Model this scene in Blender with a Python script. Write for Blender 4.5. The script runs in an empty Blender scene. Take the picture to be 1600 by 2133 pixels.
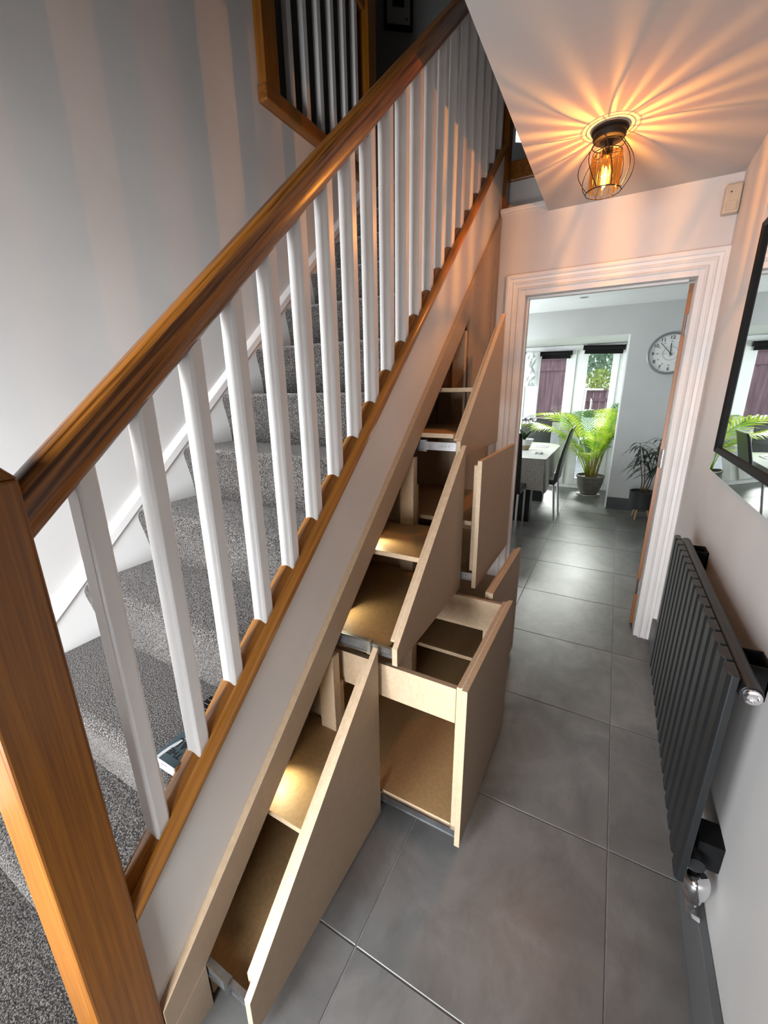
import bpy, bmesh, math, random
from mathutils import Vector, Matrix
random.seed(7)
SC = bpy.context.scene
COL = SC.collection
PI = math.pi

# ------------------------------------------------------------------ camera, sky, sun, added lamps, exposure
cam_d = bpy.data.cameras.new('camera')
cam_d.sensor_fit = 'HORIZONTAL'; cam_d.sensor_width = 36.0
cam_d.lens = 853.3621 / 1600 * 36.0
cam_d.clip_start = 0.02; cam_d.clip_end = 200
cam = bpy.data.objects.new('camera', cam_d); COL.objects.link(cam)
def cam_rot(pitch, yaw, roll):
    cp, sp, cy, sy = math.cos(pitch), math.sin(pitch), math.cos(yaw), math.sin(yaw)
    f = Vector((sy*cp, cy*cp, sp)); r = Vector((cy, -sy, 0)); u = r.cross(f)
    cr, sr = math.cos(roll), math.sin(roll)
    r2 = r*cr + u*sr; u2 = u*cr - r*sr
    return Matrix((r2, u2, -f)).transposed()
cam.matrix_world = Matrix.Translation((0, 0, 1.4584)) @ cam_rot(-0.2874, -0.5043, -0.0121).to_4x4()
SC.camera = cam

W = bpy.data.worlds.new('overcast_sky'); SC.world = W; W.use_nodes = True
nt = W.node_tree; bg = nt.nodes['Background']
bg.inputs[0].default_value = (0.86, 0.93, 1.0, 1); bg.inputs[1].default_value = 3.6

def area(name, loc, target, sx, sy, power, col):
    l = bpy.data.lights.new(name, 'AREA'); l.shape = 'RECTANGLE'; l.size = sx; l.size_y = sy
    l.energy = power; l.color = col
    o = bpy.data.objects.new(name, l); COL.objects.link(o); o.location = loc
    o.rotation_euler = (Vector(target)-Vector(loc)).to_track_quat('-Z', 'Y').to_euler()
    return o
# area lamps: front-door daylight stand-ins and added kitchen fills; hazy sun over the garden
def front_lamp(name, loc, target, sx, sy, power, spread):
    o = area(name, loc, target, sx, sy, power, (0.93, 0.965, 1.0)); o.data.spread = math.radians(spread); return o
front_lamp('front_stand_in_light', (-0.98, -0.97, 1.00), (-1.02, 1.0, 0.90), 0.62, 1.40, 50, 100)  # lamp before the solid front wall, standing in for daylight on the stair side
front_lamp('front_low_fill_light', (-0.36, -0.97, 0.42), (-0.28, 1.0, 0.10), 0.50, 0.62, 16, 110)  # low fill lamp added at the front wall for floor, wall foot and drawers
area('added_kitchen_top_light', (-2.2, 4.0, 2.42), (-2.0, 4.15, 0.0), 1.4, 1.4, 210, (0.88, 0.95, 1.0))  # unseen overhead lamp added to brighten the kitchen
area('added_kitchen_side_light', (-3.12, 4.9, 1.25), (-1.0, 4.8, 1.7), 1.8, 1.5, 84, (0.97, 0.99, 0.97))  # unseen side lamp added to lift the kitchen walls and ceiling
area('added_kitchen_ceiling_fill', (-2.3, 7.25, 0.75), (-1.2, 4.4, 2.2), 1.6, 1.2, 55, (0.9, 0.96, 1.0))  # fill lamp added outside, tilted up at the kitchen ceiling
sun = bpy.data.lights.new('hazy_sun', 'SUN'); sun.energy = 19.0; sun.angle = math.radians(29); sun.color = (1.0, 0.97, 0.92)
sun_o = bpy.data.objects.new('hazy_sun', sun); COL.objects.link(sun_o); sun_o.location = (2, 14, 9)
sun_o.rotation_euler = (Vector((0.083, -1.0, -0.49))).to_track_quat('-Z', 'Y').to_euler()

SC.view_settings.view_transform = 'Standard'
SC.view_settings.look = 'None'
SC.view_settings.exposure = 0.0
SC.view_settings.gamma = 1.0
SC.view_settings.use_curve_mapping = False

# ------------------------------------------------------------------ materials
def new_mat(name):
    m = bpy.data.materials.new(name); m.use_nodes = True
    n = m.node_tree; return m, n, n.nodes['Principled BSDF']
def N(n, t, **kw):
    x = n.nodes.new(t)
    for k, v in kw.items(): setattr(x, k, v)
    return x
def ramp(n, stops):
    r = N(n, 'ShaderNodeValToRGB'); e = r.color_ramp.elements
    while len(e) < len(stops): e.new(0.5)
    for i, (p, c) in enumerate(stops):
        e[i].position = p; e[i].color = (*c, 1)
    return r
def coords(n, scale=(1, 1, 1), rot=(0, 0, 0), rnd=False):
    tc = N(n, 'ShaderNodeTexCoord'); mp = N(n, 'ShaderNodeMapping')
    mp.inputs['Scale'].default_value = scale; mp.inputs['Rotation'].default_value = rot
    src = tc.outputs['Object']
    if rnd:
        oi = N(n, 'ShaderNodeObjectInfo'); mu = N(n, 'ShaderNodeVectorMath', operation='SCALE')
        mu.inputs[0].default_value = (17.0, 31.0, 7.0); n.links.new(oi.outputs['Random'], mu.inputs['Scale'])
        ad = N(n, 'ShaderNodeVectorMath', operation='ADD')
        n.links.new(src, ad.inputs[0]); n.links.new(mu.outputs[0], ad.inputs[1]); src = ad.outputs[0]
    n.links.new(src, mp.inputs[0]); return mp.outputs[0]
def noise_mat(name, c1, c2, scale=5, rough=0.6, detail=4, bump=0.0, bscale=None, metal=0.0, vscale=(1, 1, 1), rot=(0, 0, 0), rnd=False, lo=0.35, hi=0.65, spec=0.5, coat=0.0):
    m, n, b = new_mat(name)
    v = coords(n, vscale, rot, rnd)
    t = N(n, 'ShaderNodeTexNoise'); t.inputs['Scale'].default_value = scale; t.inputs['Detail'].default_value = detail
    n.links.new(v, t.inputs['Vector'])
    r = ramp(n, [(lo, c1), (hi, c2)]); n.links.new(t.outputs['Fac'], r.inputs[0]); n.links.new(r.outputs[0], b.inputs['Base Color'])
    b.inputs['Roughness'].default_value = rough; b.inputs['Metallic'].default_value = metal
    b.inputs['Specular IOR Level'].default_value = spec
    b.inputs['Coat Weight'].default_value = coat
    if bump:
        t2 = t
        if bscale:
            t2 = N(n, 'ShaderNodeTexNoise'); t2.inputs['Scale'].default_value = bscale; t2.inputs['Detail'].default_value = 3
            n.links.new(v, t2.inputs['Vector'])
        bm_ = N(n, 'ShaderNodeBump'); bm_.inputs['Strength'].default_value = bump; bm_.inputs['Distance'].default_value = 0.004
        n.links.new(t2.outputs['Fac'], bm_.inputs['Height']); n.links.new(bm_.outputs[0], b.inputs['Normal'])
    return m
def wood_mat(name, dark, light, axis='z', tilt=0.0, rough=0.38, freq=1.0, contrast=0.16):
    """grain runs along the named axis; tilt turns it about X (for the pitched members)"""
    m, n, b = new_mat(name)
    long_, across = 1.3*freq, 62*freq
    sc = {'x': (long_, across, across), 'y': (across, long_, across), 'z': (across, across, long_)}[axis]
    tc = N(n, 'ShaderNodeTexCoord'); ro = N(n, 'ShaderNodeMapping'); ro.inputs['Rotation'].default_value = (-tilt, 0, 0)
    mp = N(n, 'ShaderNodeMapping'); mp.inputs['Scale'].default_value = sc
    n.links.new(tc.outputs['Object'], ro.inputs[0]); n.links.new(ro.outputs[0], mp.inputs[0])
    t = N(n, 'ShaderNodeTexNoise'); t.inputs['Scale'].default_value = 1.0; t.inputs['Detail'].default_value = 3; t.inputs['Distortion'].default_value = 0.4
    n.links.new(mp.outputs[0], t.inputs['Vector'])
    t2 = N(n, 'ShaderNodeTexNoise'); t2.inputs['Scale'].default_value = 3.2; t2.inputs['Detail'].default_value = 5
    n.links.new(mp.outputs[0], t2.inputs['Vector'])
    mx = N(n, 'ShaderNodeMix'); mx.data_type = 'FLOAT'; mx.inputs[0].default_value = 0.35
    n.links.new(t.outputs['Fac'], mx.inputs[2]); n.links.new(t2.outputs['Fac'], mx.inputs[3])
    r = ramp(n, [(0.5-contrast, dark), (0.5+contrast*0.6, light)]); n.links.new(mx.outputs[0], r.inputs[0])
    n.links.new(r.outputs[0], b.inputs['Base Color'])
    b.inputs['Roughness'].default_value = rough; b.inputs['Coat Weight'].default_value = 0.25; b.inputs['Coat Roughness'].default_value = 0.25
    bu = N(n, 'ShaderNodeBump'); bu.inputs['Strength'].default_value = 0.15; bu.inputs['Distance'].default_value = 0.002
    n.links.new(mx.outputs[0], bu.inputs['Height']); n.links.new(bu.outputs[0], b.inputs['Normal'])
    return m
def plain(name, c, rough=0.5, metal=0.0, spec=0.5, alpha=None):
    return noise_mat(name, tuple(x*0.94 for x in c), tuple(min(1, x*1.05) for x in c), 9, rough, 2, metal=metal, spec=spec)
def glass_mat(name, tint=(0.95, 0.98, 0.98), refl=0.08):
    m = bpy.data.materials.new(name); m.use_nodes = True; n = m.node_tree
    n.nodes.clear()
    o = N(n, 'ShaderNodeOutputMaterial'); mx = N(n, 'ShaderNodeMixShader'); tr = N(n, 'ShaderNodeBsdfTransparent'); gl = N(n, 'ShaderNodeBsdfGlossy')
    fr = N(n, 'ShaderNodeFresnel'); fr.inputs[0].default_value = 1.45
    gl.inputs['Roughness'].default_value = 0.02; tr.inputs[0].default_value = (*tint, 1)
    ad = N(n, 'ShaderNodeMath', operation='MULTIPLY_ADD'); ad.inputs[1].default_value = 0.8; ad.inputs[2].default_value = refl*0.3
    n.links.new(fr.outputs[0], ad.inputs[0])
    n.links.new(ad.outputs[0], mx.inputs[0]); n.links.new(tr.outputs[0], mx.inputs[1]); n.links.new(gl.outputs[0], mx.inputs[2]); n.links.new(mx.outputs[0], o.inputs[0])
    return m
def emit_mat(name, c, s):
    m = bpy.data.materials.new(name); m.use_nodes = True; n = m.node_tree; b = n.nodes['Principled BSDF']
    b.inputs['Base Color'].default_value = (*c, 1); b.inputs['Emission Color'].default_value = (*c, 1); b.inputs['Emission Strength'].default_value = s
    return m

TH = math.atan(0.913)
M = {}
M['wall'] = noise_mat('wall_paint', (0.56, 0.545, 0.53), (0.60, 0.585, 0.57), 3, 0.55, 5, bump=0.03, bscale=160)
M['lwall'] = noise_mat('landing_wall_shade', (0.20, 0.195, 0.19), (0.22, 0.215, 0.21), 3, 0.6, 3)  # darker copy of the wall paint; the upstairs dimness is put into the colour
M['ceil'] = noise_mat('ceiling_paint', (0.47, 0.455, 0.44), (0.50, 0.485, 0.47), 2, 0.75, 3)
M['kwall'] = noise_mat('kitchen_wall_paint', (0.50, 0.515, 0.505), (0.53, 0.545, 0.535), 3, 0.6, 3)
M['kceil'] = noise_mat('kitchen_ceiling_paint', (0.74, 0.76, 0.77), (0.77, 0.79, 0.80), 3, 0.7, 3)
M['gloss'] = noise_mat('white_gloss_paint', (0.68, 0.665, 0.65), (0.72, 0.705, 0.69), 6, 0.45, 3, bump=0.02, bscale=60)
M['string'] = noise_mat('string_paint', (0.62, 0.60, 0.58), (0.66, 0.64, 0.62), 3, 0.42, 3)
M['bal'] = noise_mat('baluster_paint', (0.76, 0.745, 0.73), (0.80, 0.785, 0.77), 8, 0.34, 3)
M['upvc'] = noise_mat('white_upvc', (0.78, 0.80, 0.81), (0.82, 0.84, 0.85), 8, 0.25, 2)
M['rail'] = wood_mat('pine_handrail', (0.060, 0.018, 0.003), (0.32, 0.115, 0.016), 'y', TH, 0.30, 1.9, 0.12)
M['caprail'] = wood_mat('pine_base_rail', (0.21, 0.072, 0.009), (0.46, 0.185, 0.025), 'y', TH, 0.28, 1.1, 0.15)
M['newel'] = wood_mat('pine_newel', (0.14, 0.042, 0.003), (0.275, 0.098, 0.007), 'z', 0, 0.34, 2.4, 0.2)
M['newel_y'] = wood_mat('pine_level_rail', (0.13, 0.040, 0.004), (0.25, 0.09, 0.012), 'y', 0, 0.36, 1.0, 0.16)
M['door'] = wood_mat('oak_door', (0.22, 0.075, 0.015), (0.34, 0.13, 0.03), 'z', 0, 0.4, 0.6, 0.2)
M['mdf'] = noise_mat('mdf_face', (0.325, 0.240, 0.165), (0.350, 0.258, 0.178), 60, 0.55, 8, rnd=True)
M['mdf_in'] = noise_mat('mdf_inside', (0.36, 0.225, 0.105), (0.42, 0.27, 0.13), 90, 0.5, 8, rnd=True)
M['mdf_edge'] = noise_mat('mdf_cut_edge', (0.49, 0.355, 0.225), (0.56, 0.41, 0.27), 70, 0.6, 6, rnd=True)
M['glue'] = noise_mat('glue_line', (0.66, 0.60, 0.54), (0.76, 0.70, 0.64), 40, 0.5, 3)
M['steel'] = noise_mat('zinc_steel', (0.40, 0.41, 0.42), (0.52, 0.53, 0.55), 30, 0.28, 2, metal=1.0)
M['chrome'] = noise_mat('chrome', (0.80, 0.80, 0.82), (0.86, 0.86, 0.88), 10, 0.08, 2, metal=1.0)
M['dark_steel'] = noise_mat('grey_steel', (0.20, 0.205, 0.21), (0.28, 0.285, 0.29), 30, 0.4, 2, metal=0.8)
M['rad'] = noise_mat('anthracite_paint', (0.011, 0.0122, 0.0135), (0.0145, 0.0158, 0.017), 12, 0.36, 3, bump=0.02, bscale=300)
M['shade_ply'] = noise_mat('painted_shade_ply', (0.030, 0.017, 0.008), (0.050, 0.030, 0.015), 30, 0.6, 5)  # near-black brown; the shade inside the cupboard is put into the colour
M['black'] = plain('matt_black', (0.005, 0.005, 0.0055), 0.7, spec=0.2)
M['blackmetal'] = plain('black_metal', (0.012, 0.009, 0.008), 0.35, 0.0)
M['skirt'] = noise_mat('grey_skirting', (0.115, 0.118, 0.122), (0.13, 0.133, 0.138), 5, 0.45, 3)
M['skirt_k'] = noise_mat('charcoal_skirting', (0.048, 0.050, 0.054), (0.058, 0.060, 0.064), 5, 0.4, 3)
M['grout'] = noise_mat('grout', (0.20, 0.205, 0.21), (0.27, 0.275, 0.28), 40, 0.5, 2)
M['leather'] = noise_mat('black_leather', (0.016, 0.017, 0.018), (0.026, 0.027, 0.029), 60, 0.35, 3, bump=0.1)
M['tablewood'] = plain('black_table', (0.010, 0.010, 0.011), 0.35)
M['potgrey'] = plain('dark_grey_pot', (0.030, 0.031, 0.034), 0.5)
M['pine'] = plain('pale_wood', (0.45, 0.28, 0.12), 0.5)
M['cream'] = plain('cream_plastic', (0.50, 0.42, 0.32), 0.4)
M['soil'] = noise_mat('soil', (0.02, 0.013, 0.008), (0.06, 0.04, 0.025), 60, 0.9, 4, bump=0.6)

# carpet: speckled twist pile
def carpet():
    m, n, b = new_mat('speckled_carpet')
    v = coords(n)
    t = N(n, 'ShaderNodeTexNoise'); t.inputs['Scale'].default_value = 300; t.inputs['Detail'].default_value = 2.5
    n.links.new(v, t.inputs['Vector'])
    r = ramp(n, [(0.36, (0.016, 0.0145, 0.0135)), (0.50, (0.048, 0.043, 0.040)), (0.68, (0.20, 0.185, 0.172))])
    n.links.new(t.outputs['Fac'], r.inputs[0])
    g = N(n, 'ShaderNodeTexNoise'); g.inputs['Scale'].default_value = 7; g.inputs['Detail'].default_value = 3
    n.links.new(v, g.inputs['Vector'])
    r2 = ramp(n, [(0.3, (0.82, 0.82, 0.82)), (0.7, (1, 1, 1))]); n.links.new(g.outputs['Fac'], r2.inputs[0])
    mx = N(n, 'ShaderNodeMix'); mx.data_type = 'RGBA'; mx.blend_type = 'MULTIPLY'; mx.inputs[0].default_value = 1
    n.links.new(r.outputs[0], mx.inputs[6]); n.links.new(r2.outputs[0], mx.inputs[7])
    n.links.new(mx.outputs[2], b.inputs['Base Color']); b.inputs['Roughness'].default_value = 0.95
    b.inputs['Sheen Weight'].default_value = 1.0; b.inputs['Sheen Roughness'].default_value = 0.36; rs = ramp(n, [(0.38, (0.10, 0.095, 0.09)), (0.64, (1, 0.96, 0.93))]); n.links.new(t.outputs['Fac'], rs.inputs[0]); n.links.new(rs.outputs[0], b.inputs['Sheen Tint']); b.inputs['Specular IOR Level'].default_value = 0.15
    bu = N(n, 'ShaderNodeBump'); bu.inputs['Strength'].default_value = 0.9; bu.inputs['Distance'].default_value = 0.004
    n.links.new(t.outputs['Fac'], bu.inputs['Height']); n.links.new(bu.outputs[0], b.inputs['Normal'])
    return m
M['carpet'] = carpet()
def tile_mat():
    m, n, b = new_mat('concrete_tile')
    v = coords(n, rnd=True)
    t = N(n, 'ShaderNodeTexNoise'); t.inputs['Scale'].default_value = 4.0; t.inputs['Detail'].default_value = 8; t.inputs['Roughness'].default_value = 0.62; t.inputs['Distortion'].default_value = 0.6
    n.links.new(v, t.inputs['Vector'])
    r = ramp(n, [(0.30, (0.118, 0.1175, 0.115)), (0.52, (0.168, 0.167, 0.164)), (0.72, (0.225, 0.224, 0.220))]); n.links.new(t.outputs['Fac'], r.inputs[0])
    mp = N(n, 'ShaderNodeMapping'); mp.inputs['Scale'].default_value = (9, 3.2, 1); n.links.new(v, mp.inputs[0])
    k = N(n, 'ShaderNodeTexNoise'); k.inputs['Scale'].default_value = 2.2; k.inputs['Detail'].default_value = 6; k.inputs['Roughness'].default_value = 0.7
    n.links.new(mp.outputs[0], k.inputs['Vector'])
    r2 = ramp(n, [(0.26, (0.72, 0.72, 0.72)), (0.50, (1, 1, 1))]); n.links.new(k.outputs['Fac'], r2.inputs[0])
    mx = N(n, 'ShaderNodeMix'); mx.data_type = 'RGBA'; mx.blend_type = 'MULTIPLY'; mx.inputs[0].default_value = 0.7
    n.links.new(r.outputs[0], mx.inputs[6]); n.links.new(r2.outputs[0], mx.inputs[7]); n.links.new(mx.outputs[2], b.inputs['Base Color'])
    rr = N(n, 'ShaderNodeMapRange'); rr.inputs[1].default_value = 0.3; rr.inputs[2].default_value = 0.7; rr.inputs[3].default_value = 0.34; rr.inputs[4].default_value = 0.40; b.inputs['Specular IOR Level'].default_value = 0.5
    n.links.new(t.outputs['Fac'], rr.inputs[0]); n.links.new(rr.outputs[0], b.inputs['Roughness'])
    bu = N(n, 'ShaderNodeBump'); bu.inputs['Strength'].default_value = 0.06; bu.inputs['Distance'].default_value = 0.003
    n.links.new(t.outputs['Fac'], bu.inputs['Height']); n.links.new(bu.outputs[0], b.inputs['Normal'])
    return m
M['tile'] = tile_mat()
M['clear'] = glass_mat('window_glass')

# ------------------------------------------------------------------ mesh helpers
class MB:
    def __init__(s): s.v = []; s.f = []; s.mi = []
    def add(s, vs, fs, mi=0):
        o = len(s.v); s.v += [tuple(x) for x in vs]
        for f in fs: s.f.append(tuple(i+o for i in f)); s.mi.append(mi)
        return s
    def box(s, x0, x1, y0, y1, z0, z1, mi=0, rot=None, c=None):
        vs = [Vector((x, y, z)) for z in (z0, z1) for y in (y0, y1) for x in (x0, x1)]
        if rot is not None:
            c = Vector(c) if c is not None else Vector(((x0+x1)/2, (y0+y1)/2, (z0+z1)/2))
            vs = [rot @ (v-c) + c for v in vs]
        return s.add(vs, [(0, 2, 3, 1), (4, 5, 7, 6), (0, 1, 5, 4), (2, 6, 7, 3), (0, 4, 6, 2), (1, 3, 7, 5)], mi)
    def prism_x(s, poly, x0, x1, mi=0, mi_edge=None):
        """poly of (y,z) extruded from x0 to x1"""
        n = len(poly)
        a = sum(poly[i][0]*poly[(i+1) % n][1]-poly[(i+1) % n][0]*poly[i][1] for i in range(n))
        if a < 0: poly = poly[::-1]
        vs = [(x0, y, z) for y, z in poly] + [(x1, y, z) for y, z in poly]
        s.add(vs, [tuple(range(n))[::-1], tuple(range(n, 2*n))], mi)
        o = len(s.v)-2*n; me = mi if mi_edge is None else mi_edge
        for i in range(n):
            j = (i+1) % n; s.f.append((o+i, o+j, o+n+j, o+n+i)); s.mi.append(me)
        return s
    def prism_y(s, poly, y0, y1, mi=0):
        n = len(poly)
        a = sum(poly[i][0]*poly[(i+1) % n][1]-poly[(i+1) % n][0]*poly[i][1] for i in range(n))
        if a < 0: poly = poly[::-1]
        vs = [(x, y0, z) for x, z in poly] + [(x, y1, z) for x, z in poly]
        return s.add(vs, [tuple(range(n)), tuple(range(n, 2*n))[::-1]] + [(i, i+n, (i+1) % n+n, (i+1) % n) for i in range(n)], mi)
    def prism_z(s, poly, z0, z1, mi=0):
        n = len(poly)
        a = sum(poly[i][0]*poly[(i+1) % n][1]-poly[(i+1) % n][0]*poly[i][1] for i in range(n))
        if a < 0: poly = poly[::-1]
        vs = [(x, y, z0) for x, y in poly] + [(x, y, z1) for x, y in poly]
        return s.add(vs, [tuple(range(n))[::-1], tuple(range(n, 2*n))] + [(i, (i+1) % n, (i+1) % n+n, i+n) for i in range(n)], mi)
    def tube(s, pts, r, n=8, mi=0, caps=True, closed=False):
        pts = [Vector(p) for p in pts]; m = len(pts); rs = r if isinstance(r, (list, tuple)) else [r]*m
        o = len(s.v); prev = None
        for i, p in enumerate(pts):
            if closed: d = pts[(i+1) % m]-pts[(i-1) % m]
            else: d = pts[min(i+1, m-1)]-pts[max(i-1, 0)]
            d.normalize()
            if prev is None:
                a = Vector((0, 0, 1)) if abs(d.z) < 0.9 else Vector((1, 0, 0)); u = d.cross(a).normalized()
            else: u = (prev-d*prev.dot(d)).normalized()
            prev = u; w = d.cross(u)
            for k in range(n):
                t = 2*PI*k/n; s.v.append(tuple(p+(u*math.cos(t)+w*math.sin(t))*rs[i]))
        for i in range(m if closed else m-1):
            for k in range(n):
                a, b = o+i*n+k, o+i*n+(k+1) % n; j = (i+1) % m
                s.f.append((a, b, o+j*n+(k+1) % n, o+j*n+k)); s.mi.append(mi)
        if caps and not closed:
            s.f.append(tuple(range(o, o+n))[::-1]); s.mi.append(mi)
            s.f.append(tuple(range(o+(m-1)*n, o+m*n))); s.mi.append(mi)
        return s
    def lathe(s, prof, c=(0, 0, 0), n=28, mi=0, axis='z', cap=True):
        o = len(s.v); m = len(prof)
        for r, h in prof:
            for k in range(n):
                t = 2*PI*k/n; a, b = r*math.cos(t), r*math.sin(t)
                p = {'z': (a, b, h), 'y': (a, h, -b), 'x': (h, a, b)}[axis]
                s.v.append((p[0]+c[0], p[1]+c[1], p[2]+c[2]))
        for i in range(m-1):
            for k in range(n):
                s.f.append((o+i*n+k, o+i*n+(k+1) % n, o+(i+1)*n+(k+1) % n, o+(i+1)*n+k)); s.mi.append(mi)
        if cap:
            s.f.append(tuple(range(o, o+n))[::-1]); s.mi.append(mi)
            s.f.append(tuple(range(o+(m-1)*n, o+m*n))); s.mi.append(mi)
        return s
    def sweep(s, prof, p0, p1, mi=0):
        """2-D profile (x, h) swept in the YZ plane from p0 to p1 (y,z), plumb-cut ends: h is measured square to the run"""
        (y0, z0), (y1, z1) = p0, p1; t = math.atan2(z1-z0, y1-y0); k = 1/math.cos(t); n = len(prof)
        vs = [(x, y0, z0+h*k) for x, h in prof] + [(x, y1, z1+h*k) for x, h in prof]
        a = sum(prof[i][0]*prof[(i+1) % n][1]-prof[(i+1) % n][0]*prof[i][1] for i in range(n))
        fs = [tuple(range(n)), tuple(range(n, 2*n))[::-1]] + [(i, i+n, (i+1) % n+n, (i+1) % n) for i in range(n)]
        if a < 0: fs = [f[::-1] for f in fs]
        return s.add(vs, fs, mi)
    def build(s, name, mats, parent=None, org=None, smooth=False, bevel=0.0, seg=2, solid=False):
        if org is None: org = parent['_org'] if parent is not None else (0, 0, 0)
        o = Vector(org)
        me = bpy.data.meshes.new(name); me.from_pydata([tuple(Vector(v)-o) for v in s.v], [], s.f); me.update()
        if not isinstance(mats, (list, tuple)): mats = [mats]
        for m in mats: me.materials.append(M[m] if isinstance(m, str) else m)
        if len(mats) > 1:
            for p, i in zip(me.polygons, s.mi): p.material_index = i
        if smooth:
            me.polygons.foreach_set('use_smooth', [True]*len(me.polygons))
            try: me.set_sharp_from_angle(angle=math.radians(40))
            except Exception: pass
        ob = bpy.data.objects.new(name, me); COL.objects.link(ob)
        ob['_org'] = tuple(o)
        if parent is not None: ob.parent = parent
        else: ob.location = o
        if bevel:
            b = ob.modifiers.new('bevel', 'BEVEL'); b.width = bevel; b.segments = seg; b.limit_method = 'ANGLE'; b.angle_limit = math.radians(35)
        return ob
def tag(o, label=None, cat=None, group=None, kind=None):
    if label: o['label'] = label
    if cat: o['category'] = cat
    if group: o['group'] = group
    if kind: o['kind'] = kind
    return o
def thing(name, org, label, cat, group=None):
    o = bpy.data.objects.new(name, None); COL.objects.link(o); o.location = org; o['_org'] = tuple(org)
    o.empty_display_size = 0.05
    return tag(o, label, cat, group)
def struct(o): o['kind'] = 'structure'; return o
def shadow_copy(o, parent, off):
    c = o.copy(); COL.objects.link(c); c.parent = parent; c.location = Vector(o.location)+Vector(off); return c

S = 0.913
XL, XR, YD, ZC, ZF = -1.546, 0.371, 2.66, 2.368, 2.70     # left wall, right wall, kitchen-door wall, hall ceiling, upper floor

# ------------------------------------------------------------------ room shell
fl = struct(MB().box(-3.3, 1.5, -1.9, 6.9, -0.14, -0.003).build('floor', 'grout'))
tile_mesh = {}
def tile(x0, x1, y0, y1):
    key = (round(x1-x0, 3), round(y1-y0, 3))
    if key not in tile_mesh:
        w, d = key[0]/2-0.0018, key[1]/2-0.0018; c = 0.0016
        b = MB(); b.add([(-w, -d, -0.003), (w, -d, -0.003), (w, d, -0.003), (-w, d, -0.003), (-w, -d, -c), (w, -d, -c), (w, d, -c), (-w, d, -c),
                         (-w+c, -d+c, 0), (w-c, -d+c, 0), (w-c, d-c, 0), (-w+c, d-c, 0)],
                        [(0, 1, 5, 4), (1, 2, 6, 5), (2, 3, 7, 6), (3, 0, 4, 7), (4, 5, 9, 8), (5, 6, 10, 9), (6, 7, 11, 10), (7, 4, 8, 11), (8, 9, 10, 11)])
        me = bpy.data.meshes.new('tile'); me.from_pydata(b.v, [], b.f); me.materials.append(M['tile']); tile_mesh[key] = me
    o = bpy.data.objects.new('tile', tile_mesh[key]); COL.objects.link(o); o.parent = fl
    o.location = ((x0+x1)/2, (y0+y1)/2, 0)
TX, TY = 0.1622, 1.8028
for i in range(-5, 2):
    for j in range(-4, 8):
        x0, x1, y0, y1 = TX+(i-1)*0.6, TX+i*0.6, TY+j*0.6, TY+(j+1)*0.6
        if i < -1 and y1 < 2.7: continue
        if i >= 1 and y1 < 2.7: x1 = min(x1, 0.40)
        tile(x0, x1, y0, min(y1, 6.86))

def wall(name, b, m='wall'): return struct(b.build(name, m))
# left wall: full height before the landing, cut level with the upper floor beyond
wall('wall_left', MB().prism_x([(-1.9, 0), (4.6, 0), (4.6, 2.68), (1.712, 2.68), (1.712, 5.0), (-1.9, 5.0)], XL-0.10, XL))
wall('wall_right', MB().box(XR, XR+0.12, -1.9, YD+0.12, 0, 5.0))
# kitchen-door wall with its opening
b = MB(); b.box(-0.70, -0.56, YD, YD+0.12, 0, 2.395); b.box(-0.56, 0.30, YD, YD+0.12, 2.0, 2.395); b.box(0.30, XR, YD, YD+0.12, 0, 2.395)
b.box(-0.446, XR, YD, YD+0.12, 2.395, 5.0)
wall('wall_back', b)
# front wall behind the camera; solid, with lamps in place of door and sidelight glass
wall('wall_front', MB().box(XL-0.1, XR+0.12, -1.12, -1.0, 0, 5.0))
wall('wall_upper_right', MB().box(XR+0.12, XR+0.22, YD, 5.6, 2.44, 5.0))
# hall ceiling with the stairwell left open beside it
struct(MB().box(-0.447, XR, -1.0, YD, ZC, ZF-0.02).build('ceiling', 'ceil'))
struct(MB().box(-3.4, 1.5, -1.9, 5.9, 5.0, 5.1).build('ceiling_upper', 'ceil'))
# upper landing: floor slabs, screen wall with small window, side walls
struct(MB().box(-3.3, XL-0.10, 1.0, 4.6, 2.45, 2.68).build('floor_landing', 'carpet'))
struct(MB().box(XL, -0.446, 2.835, 5.0, 2.48, 2.69).build('floor_upper', 'carpet'))
b = MB(); R37 = Matrix.Rotation(math.atan2(0.13, 0.17), 3, 'Z')
def rb(b, x0, x1, z0, z1, y0=0.0, y1=0.10):   # box laid along the angled landing wall
    b.box(x0, x1, y0, y1, z0, z1, rot=R37, c=(0, 0, 0)); 
bb = MB(); rb(bb, -1.4, 1.10, 2.45, 5.0); rb(bb, 1.10, 1.34, 2.45, 3.43); rb(bb, 1.10, 1.34, 3.72, 5.0); rb(bb, 1.34, 3.2, 2.45, 5.0)
bb.v = [(v[0]-1.882, v[1]+3.50, v[2]) for v in bb.v]
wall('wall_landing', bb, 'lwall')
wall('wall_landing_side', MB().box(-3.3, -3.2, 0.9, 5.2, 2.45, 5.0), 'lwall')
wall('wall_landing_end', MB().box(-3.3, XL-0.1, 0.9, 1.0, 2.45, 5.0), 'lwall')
# fascia under the landing nosing, seen over the ledge of the door wall
wall('wall_apron', MB().box(-0.70, -0.446, 2.815, 2.835, 2.39, 2.60), 'wall')

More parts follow.
